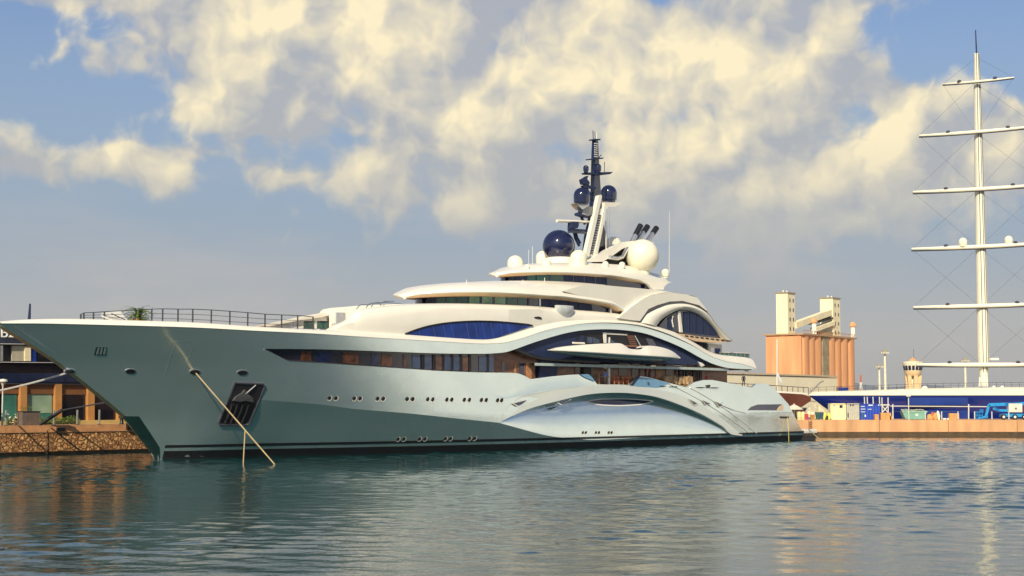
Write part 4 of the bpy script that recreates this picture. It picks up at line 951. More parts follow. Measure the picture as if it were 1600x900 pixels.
# ---- water
def water_mat():
    m = bpy.data.materials.new('sea_water'); m.use_nodes = True; nt = m.node_tree; N, L = nt.nodes, nt.links; b = N['Principled BSDF']
    b.inputs['Base Color'].default_value = (0.001, 0.034, 0.038, 1); b.inputs['Roughness'].default_value = 0.05; b.inputs['IOR'].default_value = 1.333
    tc = N.new('ShaderNodeTexCoord')

    def noise(sc, det, rough, st, rot, dist=0.0):
        mp = N.new('ShaderNodeMapping'); mp.inputs[3].default_value = st; mp.inputs[2].default_value = (0, 0, rot); L.new(tc.outputs['Object'], mp.inputs[0])
        n = N.new('ShaderNodeTexNoise'); n.inputs['Scale'].default_value = sc; n.inputs['Detail'].default_value = det; n.inputs['Roughness'].default_value = rough; n.inputs['Distortion'].default_value = dist
        L.new(mp.outputs[0], n.inputs['Vector']); return n.outputs[0]

    def MA(op, a, b_):
        n = N.new('ShaderNodeMath'); n.operation = op
        for i, v in enumerate((a, b_)):
            if isinstance(v, (int, float)): n.inputs[i].default_value = v
            else: L.new(v, n.inputs[i])
        return n.outputs[0]
    gust = noise(0.020, 3, 0.5, (1, 0.6, 1), 0.3)
    gr = N.new('ShaderNodeMapRange'); L.new(gust, gr.inputs[0]); gr.inputs[1].default_value = 0.40; gr.inputs[2].default_value = 0.62; gr.inputs[3].default_value = 0.55; gr.inputs[4].default_value = 1.0
    h = MA('ADD', MA('MULTIPLY', noise(0.22, 2, 0.5, (1, 1.3, 1), 0.25, 0.4), 0.40), MA('MULTIPLY', noise(0.75, 3, 0.55, (1, 1.5, 1), -0.2, 0.5), 0.30))
    h = MA('ADD', h, MA('MULTIPLY', noise(2.6, 3, 0.6, (1, 1.4, 1), 0.1), 0.085))
    h = MA('MULTIPLY', h, gr.outputs[0])
    bp = N.new('ShaderNodeBump'); bp.inputs['Strength'].default_value = 1.0; bp.inputs['Distance'].default_value = 0.12
    L.new(h, bp.inputs['Height']); L.new(bp.outputs[0], b.inputs['Normal'])
    return m


def make_water():
    """one sheet: real waves (sums of wind ripples) around the yacht, flat far out"""
    X0, X1, Y0, Y1, d = -76.0, 112.0, 36.0, 262.0, 0.27
    xs, ys = np.arange(X0, X1 + .01, d), np.arange(Y0, Y1 + .01, d); X, Y = np.meshgrid(xs, ys); Z = np.zeros_like(X); rng = np.random.default_rng(5)
    for _ in range(70):
        lam = 0.9 * (5.5 ** rng.random()); th = math.radians(70) + rng.normal(0, .55); k = 2 * math.pi / lam; ph = rng.random() * 6.28
        a = 0.0025 * lam ** 0.75
        w = X * math.cos(th) + Y * math.sin(th); w = w + .6 * lam * np.sin((X * math.cos(th + 1.5) + Y * math.sin(th + 1.5)) * .22 / lam ** .5 + ph * 2)
        Z += a * np.sin(k * w + ph)
    Z += .35 * np.abs(Z) ** 1.0 * (Z > 0)
    gust = .66 + .52 * np.sin(X * .045 + 1.3 * np.sin(Y * .05) + .8) * np.sin(Y * .06 - X * .02 + 2)
    edge = np.clip(np.minimum(np.minimum(X - X0, X1 - X), np.minimum(Y - Y0, Y1 - Y)) / 14, 0, 1)
    Z *= gust * edge
    n, m = X.shape; co = np.stack([X, Y, Z], -1).reshape(-1, 3); ii = np.arange((n - 1) * m).reshape(n - 1, m)[:, :-1].ravel(); F = np.stack([ii, ii + 1, ii + m + 1, ii + m], 1)
    B_ = 25000.0; ex = np.array([(-B_, -B_, 0), (B_, -B_, 0), (B_, Y0, 0), (-B_, Y0, 0), (-B_, Y1, 0), (B_, Y1, 0), (B_, B_, 0), (-B_, B_, 0), (X0, Y0, 0), (X1, Y0, 0), (X0, Y1, 0), (X1, Y1, 0)], float)
    e0 = len(co); co = np.vstack([co, ex]); EF = [(0, 1, 2, 3), (4, 5, 6, 7), (3, 8, 10, 4), (9, 2, 5, 11)]
    me = bpy.data.meshes.new('water'); nf = len(F) + 4; me.vertices.add(len(co)); me.vertices.foreach_set('co', co.ravel()); loops = np.concatenate([F.ravel(), (np.array(EF) + e0).ravel()])
    me.loops.add(len(loops)); me.loops.foreach_set('vertex_index', loops.astype(np.int32)); me.polygons.add(nf); me.polygons.foreach_set('loop_start', np.arange(0, nf * 4, 4, dtype=np.int32)); me.polygons.foreach_set('use_smooth', [True] * nf)
    me.update(calc_edges=True); me.validate(); me.materials.append(water_mat()); o = bpy.data.objects.new('water', me); COL.objects.link(o); o['kind'] = 'structure'; o['label'] = 'rippled teal harbour water reflecting the yacht and sky'


make_water()

# ---- far hills
mb = MB(); g = []
for k, (Yh, f) in enumerate(((4600, 0.0), (4800, .45), (5100, .8), (5400, 1.0), (6200, .5))):
    row = []
    for x in np.linspace(-2200, 4200, 160):
        h_ = 62 + 16 * math.sin(x * .0021 + .8) + 11 * math.sin(x * .0052 + 2) + 5 * math.sin(x * .013 + 1); row.append((x * (Yh / 5000), Yh, max(-1, (h_ + 9 * math.sin(x * .02 + k * 2)) * f)))
    g.append(row)
mb.grid(g); mb.build('hills', mat('hill_scrub', (0.16, 0.18, 0.21), .9, 0, .2, .004), smooth=60, kind='structure')

# ---- left quay
QO = Vector((-56.6, 170.8, 0)); QD = Vector((.660, .751, 0)).normalized(); QN = Vector((-QD.y, QD.x, 0))


def qmap(x, y, d=0.0):
    """point on the vertical plane d metres behind the left quay's edge"""
    r_ = Vector(ray(x, y)); o = Vector((0, 0, CAM_H)); l = (QO + QN * d - o).dot(QN) / r_.dot(QN); return o + r_ * l


ZQ = qmap(100, 664, 0).z


def stone_mat(name, c1, c2, mortar, sc, bump):
    m = bpy.data.materials.new(name); m.use_nodes = True; nt = m.node_tree; N, L = nt.nodes, nt.links; b = N['Principled BSDF']; b.inputs['Roughness'].default_value = .9
    tc = N.new('ShaderNodeTexCoord'); v = N.new('ShaderNodeTexVoronoi'); v.inputs['Scale'].default_value = sc; v.inputs['Randomness'].default_value = 1
    nz = N.new('ShaderNodeTexNoise'); nz.inputs['Scale'].default_value = sc * 1.5; nz.inputs['Detail'].default_value = 5
    mx = N.new('ShaderNodeMix'); mx.data_type = 'RGBA'; mx.blend_type = 'LINEAR_LIGHT'; mx.inputs[0].default_value = .12
    L.new(tc.outputs['Object'], nz.inputs['Vector']); L.new(tc.outputs['Object'], mx.inputs[6]); L.new(nz.outputs['Color'], mx.inputs[7]); L.new(mx.outputs[2], v.inputs['Vector'])
    e = N.new('ShaderNodeTexVoronoi'); e.feature = 'DISTANCE_TO_EDGE'; e.inputs['Scale'].default_value = sc; L.new(mx.outputs[2], e.inputs['Vector'])
    r = N.new('ShaderNodeValToRGB'); r.color_ramp.elements[0].color = (*c1, 1); r.color_ramp.elements[1].color = (*c2, 1); sx = N.new('ShaderNodeSeparateXYZ'); L.new(v.outputs['Color'], sx.inputs[0]); L.new(sx.outputs[0], r.inputs[0])
    mr = N.new('ShaderNodeMapRange'); L.new(e.outputs['Distance'], mr.inputs[0]); mr.inputs[2].default_value = .12
    m2 = N.new('ShaderNodeMix'); m2.data_type = 'RGBA'; L.new(mr.outputs[0], m2.inputs[0]); m2.inputs[6].default_value = (*mortar, 1); L.new(r.outputs[0], m2.inputs[7]); L.new(m2.outputs[2], b.inputs['Base Color'])
    ad = N.new('ShaderNodeMath'); ad.operation = 'ADD'; L.new(mr.outputs[0], ad.inputs[0]); L.new(nz.outputs[0], ad.inputs[1])
    bp = N.new('ShaderNodeBump'); bp.inputs['Strength'].default_value = bump; bp.inputs['Distance'].default_value = .25; L.new(ad.outputs[0], bp.inputs['Height']); L.new(bp.outputs[0], b.inputs['Normal'])
    return m


M_stone = stone_mat('rubble_stone', (.34, .15, .05), (.66, .38, .16), (.26, .11, .04), 2.1, 1.0)
M_cope = mat('orange_coping', (.52, .25, .11), .85, 0, .22, 1.2, .3, 5)
M_wetst = mat('wet_weeded_stone', (.014, .012, .009), .35, 0, .4, 2)
M_pave = mat('quay_paving', (.45, .27, .15), .85, 0, .15, .8)
qang = math.atan2(QD.y, QD.x)
K0, K1 = -45.0, 108.0


def qpt(k, d, z): return QO + QD * k + QN * d + Vector((0, 0, z))


lw = thing('quay_wall', 'rough orange rubble stone quay wall with smooth coping, left behind the bow', 'quay wall', QO, qang)
MB().box(((K0 + K1) / 2, .55, (ZQ - .85) / 2 + .15), (K1 - K0, .9, ZQ - 1.15)).build('stone_face', M_stone, lw)
MB().box(((K0 + K1) / 2, .45, ZQ - .41), (K1 - K0, .9, .78)).build('coping', M_cope, lw)
MB().box(((K0 + K1) / 2, .52, -.35), (K1 - K0, .9, 1.5)).build('wet_foot', M_wetst, lw)
MB().add([qpt(K0, .3, ZQ), qpt(K1, .3, ZQ), qpt(K1, 60, ZQ), qpt(K0, 60, ZQ)], [(0, 1, 2, 3)]).build('quay_pavement', M_pave, kind='structure')


def ppatch(name, pts, mapf, nrm, thick, m, parent, off=0.0):
    """traced outline on a plane (mapf), built solid to a thickness behind it"""
    f = [mapf(x, y) - nrm * off for x, y in pts]; n = len(f); g = [p + nrm * thick for p in f]
    ex = Vector((-nrm.y, nrm.x, 0)).normalized()
    tri = tessellate_polygon([[Vector((p.dot(ex), p.z, 0)) for p in f]])
    inv = parent_inv(parent)
    return MB().add([inv @ p for p in f + g], [tuple(t) for t in tri] + [tuple(i + n for i in reversed(t)) for t in tri] + [(i, (i + 1) % n, (i + 1) % n + n, i + n) for i in range(n)]).build(name, m, parent, merge=0)


def parent_inv(p): return (Matrix.Translation(p.location) @ p.rotation_euler.to_matrix().to_4x4()).inverted() if p is not None else Matrix.Identity(4)


# waterfront building
BD = 6.5
bm_ = lambda d: (lambda x, y: qmap(x, y, d))
bld = thing('waterfront_building', 'building with blue glass upper floors and orange columns on the left quay behind the bow', 'building', qpt(0, BD, ZQ), qang)
ZB = qmap(100, 657, BD).z; ZTOP = qmap(30, 507, BD).z
M_ocol = mat('ochre_column', (.42, .20, .06), .8, 0, .12, 1.0, .15); M_lint = mat('brown_lintel', (.16, .065, .022), .7, 0, .2, .7)
M_bldk = mat('black_spandrel_glass', (.006, .006, .010), .08, 0, .3, .5); M_bblue = mat('blue_band_glass', (.008, .017, .05), .12, 0, .35, .6)
M_shop = mat('pale_shop_glass', (.22, .32, .24), .15, 0, .25, .35); M_teal = mat('teal_shop_glass', (.05, .17, .15), .12, 0, .3, .5); M_beige = mat('beige_render', (.36, .33, .25), .8)
inv = parent_inv(bld)
MB().box((25, 8.2, (ZTOP - .4 - ZQ) / 2), (72, 15.6, ZTOP - .4 - ZQ)).build('wall', M_dark, bld)
MB().box((25, -.9, (ZB - ZQ) / 2), (72, 2.6, ZB - ZQ)).build('plinth', mat('yellow_step', (.5, .36, .13), .8), bld)
B = lambda n, x0, y0, x1, y1, m, off=0.0, th=.3: ppatch(n, [(x0, y0), (x1, y0 + (x1 - x0) * .012), (x1, y1 + (x1 - x0) * .008), (x0, y1)], bm_(BD), QN, th, m, bld, off)
B('sign_fascia', -60, 507, 120, 535.5, M_bblue, .5, .6); B('roof_edge', -60, 504.5, 122, 507.2, M_navyp, .7, .9)
B('fascia_edge', -60, 536, 120, 537.4, mat('pale_trim', (.5, .5, .5), .5), .55, .6)
B('upper_wall', 19, 540, 47, 564, M_beige, .05); B('upper_pillar', 37, 543, 46, 564, mat('cream_pillar', (.7, .6, .4), .7), .3); B('upper_window', 47, 544, 56, 565, M_blue, .1); B('upper_window', 0, 540, 4, 564, M_steel, .1, .15)
B('upper_window', 58, 545, 76, 566, M_bldk, .1); B('upper_window', -30, 540, -4, 564, M_bldk, .1)
B('balcony_edge', -60, 564.6, 130, 566, bpy.data.materials['pale_trim'], .6, .6)
for x0, x1 in ((-40, -13), (-12.5, 6.6), (7.4, 25.8), (26.6, 44.4), (45.2, 63.2), (64, 80.8), (81.6, 98), (99, 116)): B('spandrel_pane', x0, 566.6, x1, 582.6, M_bldk, .35, .2)
for x0, x1 in ((-40, -12), (-11.6, 26), (26.4, 63.2), (63.6, 98), (98.4, 135)): B('blue_pane', x0, 582.8, x1, 597.5, M_bblue, .45, .3)
B('lintel', -60, 599, 235, 614.6, M_lint, .12, .4); B('lintel_trim', -60, 597.6, 235, 599.6, M_rail, .5, .6)
for x0 in (-24, 28.5, 83, 134, 181, 226): B('column', x0, 600, x0 + 10.2, 657.3, M_ocol, .5, .8)
B('shop_window', 3, 615.5, 26, 657, M_teal, .0, .1); B('shop_window', 40, 615.5, 81, 645, M_shop, 0, .1); B('shop_window', 40, 645.5, 81, 657, M_teal, 0, .1)
B('shop_window', 94, 617, 133, 657, M_dkglass, 0, .1); B('shop_window', 145, 617, 180, 657, M_dkglass, 0, .1); B('shop_window', 191, 617, 225, 657, M_dkglass, 0, .1)
B('window_transom', 94, 615, 134, 616.8, M_beige, .05, .1); B('window_transom', 145, 615, 181, 616.8, M_beige, .05, .1)
# sign letters
for ch, x0, x1 in (('B', -3.5, 7.4), ('2', 8.6, 17.6)):
    cu = bpy.data.curves.new('letter', 'FONT'); cu.body = ch; cu.extrude = .06; cu.size = 1.0
    o = bpy.data.objects.new('letter', cu); COL.objects.link(o); bpy.context.view_layer.update()
    bb = [Vector(c) for c in o.bound_box]; w_, h_ = max(c.x for c in bb) - min(c.x for c in bb), max(c.y for c in bb) - min(c.y for c in bb)
    a, b_ = inv @ (qmap(x0, 527, BD) - QN * .6), inv @ (qmap(x1, 512.5, BD) - QN * .6)
    sx, sy = (b_.x - a.x) / w_, (b_.z - a.z) / h_; me = bpy.data.meshes.new_from_object(o)
    bpy.data.objects.remove(o); me.transform(Matrix.Translation((a.x - min(c.x for c in bb) * sx, a.y - .1, a.z)) @ Matrix.Rotation(math.pi / 2, 4, 'X') @ Matrix.Diagonal((sx, sy, 1, 1)))
    lo_ = bpy.data.objects.new('letter', me); me.materials.clear(); me.materials.append(bpy.data.materials.get('letter_white') or mat('letter_white', (.85, .85, .82), .5)); COL.objects.link(lo_); lo_.parent = bld


# street lamp, posts, planter, hedges, bollards on the left quay
def leafy(name, label, cat, px0, px1, ytop, d, depth, m, group=None, n=900, ls=.11):
    a, b_ = qmap(px0, 660, d), qmap(px1, 660, d); w_ = (b_ - a).length; h_ = qmap((px0 + px1) / 2, ytop, d).z - ZQ; root = thing(name, label, cat, (a.x, a.y, ZQ), qang, group)
    mb = MB()
    for _ in range(n):
        x, y = random.uniform(0, w_), random.uniform(0, depth); z = h_ * (random.random() ** .6) * (.72 + .28 * math.sin(x * 2.3 + y) * math.cos(x * 5.1))
        c = Vector((x, y, max(z, .05))); a1 = Vector((random.gauss(0, 1), random.gauss(0, 1), random.gauss(0, 1))).normalized(); b1 = a1.orthogonal().normalized(); l = ls * random.uniform(.6, 1.4)
        mb.add([c - b1 * l * .4, c + a1 * l, c + b1 * l * .4, c - a1 * l * .6], [(0, 1, 2, 3)])
    mb.build('foliage', m, root, merge=0)
    mb = MB()
    for _ in range(10): x = random.uniform(.1, w_ - .1); mb.tube([(x, depth / 2, 0), (x + random.uniform(-.1, .1), depth / 2, h_ * .6)], .02, 5)
    mb.build('stems', mat('stem_brown', (.08, .05, .03), .9) if not bpy.data.materials.get('stem_brown') else bpy.data.materials['stem_brown'], root)
    return root


M_hedge = mat('hedge_leaf', (.05, .10, .012), .6, 0, 0, 1.5, col2=(.13, .19, .03))
leafy('hedge', 'low green hedge to the right of the grey planter box, before the building', 'hedge', 67, 127, 648.5, 3.2, 1.1, M_hedge, n=1500)
leafy('hedge', 'small green bush with flowers left of the grey planter box', 'hedge', 11, 36, 650, 3.2, .9, M_hedge, n=700)
fl = leafy('flower_bed', 'pink and white flowers standing left of the grey planter box', 'flowers', 14, 40, 642.5, 2.6, .5, mat('petals', (.75, .45, .40), .7, 0, 0, 3.5, col2=(.7, .65, .35)), n=70, ls=.16)
a, b_ = qmap(35, 664, 1.6), qmap(67, 664, 1.6); pl = thing('planter_box', 'square grey brown planter box standing near the quay edge', 'planter', (a.x, a.y, ZQ), qang)
pw = (b_ - a).length * .86; ph = qmap(50, 642.5, 1.6).z - ZQ; mb = MB()
for i in range(6): mb.box((pw * (i + .5) / 6, .65, ph / 2), (pw / 6 - .03, 1.2, ph - .06))
mb.build('box_panels', mat('grey_brown_panel', (.13, .10, .085), .7, 0, .2, 2), pl); MB().box((pw / 2, .65, ph - .02), (pw + .1, 1.35, .08)).build('rim', M_rail, pl)
mb = MB()
for i in range(40):
    x, y = random.uniform(.1, pw - .1), random.uniform(.2, 1.1); c = Vector((x, y, ph + random.uniform(.02, .45))); mb.add([c, c + Vector((.08, .03, .1)), c + Vector((-.02, .06, .12))], [(0, 1, 2)])
mb.build('sprigs', M_hedge, pl, merge=0)


def lamp_left():
    c = qmap(3, 664, 1.0); h_ = qmap(3, 593, 1.0).z - ZQ; r_ = thing('street_lamp', 'pale street lamp with mushroom head at the left end of the quay', 'street lamp', (c.x, c.y, ZQ))
    MB().tube([(0, 0, 0), (0, 0, h_ * .2)], .10, 10).build('base', M_rail, r_); MB().tube([(0, 0, h_ * .2), (0, 0, h_ - .35)], .07, 10).build('pole', mat('pale_pole', (.62, .60, .55), .5), r_)
    MB().lathe([(.09, h_ - .75), (.30, h_ - .30), (.52, h_ - .22), (.50, h_ - .05), (.25, h_ + .05), (.01, h_ + .08)], (0, 0, 0), 20).build('lamp_head', mat('lamp_shade_white', (.75, .73, .66), .4), r_, smooth=50)


lamp_left()
proto = None
for i, (x, lab) in enumerate(((9, 'slim grey post beside the mushroom street lamp'), (84, 'slim grey post before the second orange column, behind the dark mooring rope'), (120.5, 'slim grey post at the right end of the low hedge'), (155, 'slim grey post nearest the bow, before black shop windows'))):
    c = qmap(x, 664, .7)
    if proto is None:
        proto = thing('railing_post', lab, 'post', (c.x, c.y, ZQ), qang, 'grey posts along the left quay edge'); hp = qmap(120, 640.5, .7).z - ZQ
        MB().box((0, 0, hp / 2), (.16, .22, hp)).build('shaft', mat('post_grey', (.22, .23, .22), .5), proto, bevel=.03); MB().box((0, 0, .03), (.3, .35, .06)).build('base_plate', M_rail, proto)
    else:
        o = copy_tree(proto); o.location = (c.x, c.y, ZQ); o['label'] = lab
bl = thing('bollard', 'black mooring bollard with rubber block on the quay under the bow', 'bollard', qmap(190, 664, .6) * 1.0, qang); bl.location.z = ZQ
MB().lathe([(.32, 0), (.22, .12), (.20, .65), (.34, .78), (.30, .95), (.01, 1.0)], (0, 0, 0), 18).build('post', M_black, bl, smooth=40); MB().box((.7, -.75, -.25), (1.0, .5, .75)).build('rubber_block', M_black, bl, bevel=.06)
fd = thing('wall_fender', 'small black rubber fender block set on the orange coping', 'fender', qmap(94.5, 671, -.12), qang); MB().box((0, -.02, 0), (1.0, .25, .42)).build('rubber_pad', M_black, fd, bevel=.05); MB().box((0, .02, 0), (.55, .32, .18)).build('eye_plate', M_steel, fd, bevel=.03)


# ---- ropes
def rope(pts, r, m, label, name='mooring_rope', sag=0.0, n=14):
    P = [Vector(p) for p in pts]; out = []
    for i in range(len(P) - 1):
        for u in np.linspace(0, 1, n)[(1 if i else 0):]: out.append(P[i].lerp(P[i + 1], u) - Vector((0, 0, sag * 4 * u * (1 - u))))
    o = MB().tube(out, r, 6).build(name, m, smooth=60); return tag(o, label, 'rope')


pr = yworld(ymap(305, 583.5, T1) + np.array([0, .15, 0])); we = wet(429.5, 726); rope([pr, we], .075, M_rope, 'thick pale rope running from the bow fairlead down into the water')
rmid = pr.lerp(we, .64); rope([rmid, (rmid.x - .1, rmid.y - .3, -.2)], .06, M_rope, 'thin rope hanging straight down from the thick bow rope')
rope([yworld(ymap(104, 583, T1)), qmap(-30, 616, .8)], .11, mat('grey_rope', (.42, .42, .40), .8), 'grey mooring rope from the bow tip to the left end of the quay', sag=.15)
rope([qmap(62, 663.5, .5), qmap(97, 641, -1.5)], .22, M_black, 'thick black sleeved rope rising from the planter box', 'sleeved_rope')
rope([qmap(97, 641, -1.5), yworld((4, -3.5, 7.2))], .09, M_rail, 'thin dark rope continuing from the black sleeve up to the bow')
rope([qmap(80, 668.5, -.05), qmap(124, 703, -.08)], .06, M_black, 'dark slack rope lying across the stone quay wall')
rope([qmap(73.5, 672, -.04), qmap(73.5, 709, -.04)], .05, mat('rusty_cable', (.10, .05, .03), .9), 'short rusty cable hanging down the stone quay wall', 'hanging_cable')
M_yrope = mat('yellow_rope', (.55, .42, .10), .8)
sp_ = yworld(ymap(1229, 652, T0) + np.array([0, .2, 0])); rope([sp_, (sp_.x + .05, sp_.y - .35, 1.9), (sp_.x + .05, sp_.y - .4, 0)], .06, M_yrope, 'yellow rope hanging straight down from the stern fairlead')
rope([yworld((S_END + 2, 8.6, 1.8)), wet(1284, 690)], .07, M_rope, 'pale rope running from the swim platform into the water')

# ---- right quay
YQ, ZR = 268.6, 2.87
M_conc = mat('orange_concrete', (.62, .34, .17), .85, 0, .24, .5, .3, 3, stretch=(1, 1, .2)); M_concd = mat('stained_wall_foot', (.075, .045, .018), .6, 0, .4, 1.0)
rw = thing('quay_wall', 'smooth pale orange concrete quay wall at the far right, astern of the yacht', 'quay wall', (0, YQ, 0))
XR0, XR1 = 34.0, 140.0
MB().box(((XR0 + XR1) / 2, .5, 1.83), (XR1 - XR0, 1.0, 2.06)).build('concrete_face', M_conc, rw); MB().box(((XR0 + XR1) / 2, .55, .15), (XR1 - XR0, 1.0, 1.2)).build('stained_foot', M_concd, rw)
for x in range(40, 180, 12): MB().box((x, -.02, 1.83), (.08, .06, 2.0)).build('joint', mat('joint_dark', (.25, .12, .05), .9) if x == 40 else bpy.data.materials['joint_dark'], rw)
MB().box(((XR0 + XR1) / 2, YQ + 9.5, ZR - .35), (XR1 - XR0, 18, .7)).build('quay_pavement', M_pave, kind='structure')
lad = thing('wall_ladder', 'rusty steel ladder fixed to the orange concrete wall near the stern', 'ladder', (at_y(1266, 668, YQ).x, YQ - .12, 0)); mb = MB()
for sg in (-.25, .25): mb.tube([(sg, 0, .3), (sg, 0, 2.8)], .05, 6)
mb.build('stringers', M_lint, lad); mb = MB()
for k in range(7): mb.tube([(-.25, 0, .5 + k * .33), (.25, 0, .5 + k * .33)], .035, 6)
mb.build('rungs', M_lint, lad)
MB().add([(-400, 318, 2.3), (900, 318, 2.3), (900, 1500, 2.3), (-400, 1500, 2.3)], [(0, 1, 2, 3)]).build('port_ground', mat('port_concrete', (.32, .27, .2), .9, 0, .2, .05), kind='structure')
MB().box((250, 318.5, 0.5), (1300, 1, 3.4)).build('port_edge', M_concd, kind='structure')


def pxbox(mb, x0, x1, y0, y1, Y, dep, inset=0.0):
    a, b_ = at_y(x0, y1, Y), at_y(x1, y0, Y); mb.box(((a.x + b_.x) / 2, Y + dep / 2, (a.z + b_.z) / 2), (b_.x - a.x, dep, b_.z - a.z)); return mb


YO = YQ + 3.0


def onquay(name, label, cat, x, Y=None, group=None):
    Y = Y or YO; p = at_y(x, 650, Y); return thing(name, label, cat, (p.x, Y, ZR), 0, group)


def rel(parent, mb_, name, m, **k):
    inv_ = parent_inv(parent); mb_.v = [tuple(inv_ @ Vector(v)) for v in mb_.v]; return mb_.build(name, m, parent, **k)


def container(x0, x1, ytop, label, m, slots, stripes=None):
    r_ = onquay('shipping_container', label, 'container', (x0 + x1) / 2, group='containers on the right quay'); yb = 655.6
    mb = MB(); a, b_ = at_y(x0, yb, YO), at_y(x1, ytop, YO); n = 14; pts = []
    for i in range(n + 1):
        x = a.x + (b_.x - a.x) * i / n; dy = .07 if i % 2 else 0; pts.append((x, dy))
    front = [[(x, YO + dy, ZR + .12), (x, YO + dy, b_.z - .1)] for x, dy in pts]; mb.grid(front)
    mb.box(((a.x + b_.x) / 2, YO + 1.35, (ZR + .12 + b_.z) / 2), (b_.x - a.x - .02, 2.4, b_.z - ZR - .14)); rel(r_, mb, 'corrugated_body', m)
    mb = MB()
    for x in (a.x, b_.x): mb.box((x, YO + .02, (ZR + b_.z) / 2), (.16, .18, b_.z - ZR))
    mb.box(((a.x + b_.x) / 2, YO + .02, b_.z - .06), (b_.x - a.x, .18, .14)); mb.box(((a.x + b_.x) / 2, YO + .02, ZR + .09), (b_.x - a.x, .18, .16)); rel(r_, mb, 'frame', m)
    for sx0, sx1, sy0, sy1, sm in slots: rel(r_, pxbox(MB(), sx0, sx1, sy0, sy1, YO - .08, .1), 'panel_mark', sm)
    return r_


M_cwhite = mat('container_cream', (.80, .74, .42), .6, 0, .06); M_cgrey = mat('container_grey', (.45, .44, .38), .6, 0, .08); M_cblue = mat('container_blue', (.015, .06, .42), .45, 0, .1); M_palewht = mat('pale_marking', (.6, .66, .75), .6)
container(1298.5, 1321.5, 630.3, 'cream white shipping container at the left end of the row', M_cwhite, [(1312, 1316.5, 633, 637, M_dark), (1302, 1305, 632.5, 634, M_cgrey)])
container(1322.5, 1342.5, 630.3, 'grey shipping container between the cream and blue ones', M_cgrey, [(1328, 1330, 632, 634, M_dark), (1332, 1334, 632, 634, M_dark), (1324.5, 1326, 645, 652, M_rail)])
container(1343.5, 1374.5, 631.0, 'blue shipping container with pale markings beside the grey one', M_cblue, [(1345, 1351, 634.5, 635.7, M_palewht), (1345, 1352, 638.6, 639.8, M_palewht), (1357, 1364, 632.2, 634.2, M_palewht), (1356, 1362, 639, 640, M_palewht), (1345, 1352, 643, 644, M_palewht), (1351, 1353, 648, 651.5, M_palewht), (1347, 1348.5, 645, 655, M_teal), (1372, 1374, 632, 634, M_palewht)])

# small things at the stern end: bins, bags, barrels
defs = [('plastic_bag', 'bright yellow bag lying closest to the yacht stern', 'bag', 1236, 648, 7, (.75, .70, .03)), ('barrel', 'cream barrel with dark band behind the yellow bag', 'barrel', 1249, 644, 7, (.70, .60, .30)), ('barrel', 'pale yellow barrel left of the red crate', 'barrel', 1255, 644, 6, (.72, .68, .34)),
        ('crate', 'red crate stacked on an orange base on the far quay', 'crate', 1259.5, 647, 6, (.50, .06, .06)), ('barrel', 'cream barrel directly right of the red crate', 'barrel', 1264, 643, 6, (.74, .68, .42)), ('crate', 'orange brown crate beneath a pale sack', 'crate', 1268.5, 648, 7, (.42, .20, .04)),
        ('wheelie_bin', 'dark green wheelie bin left of the blue bin', 'bin', 1277.5, 643.5, 6, (.02, .10, .06)), ('wheelie_bin', 'dark blue wheelie bin right of the green bin', 'bin', 1283, 643.5, 6, (.02, .06, .20)), ('crate', 'low blue crate between the red and orange crates', 'crate', 1263.5, 651.5, 5, (.02, .10, .22)),
        ('plastic_bag', 'yellow builder bag just right of the blue bin', 'bag', 1288.5, 643.5, 6, (.70, .66, .08)), ('plastic_bag', 'yellow green builder bag next to the cream container', 'bag', 1295, 644, 6, (.60, .66, .14)), ('crate', 'small dark crate in front of the two yellow builder bags', 'crate', 1291, 649.5, 4, (.03, .02, .015))]
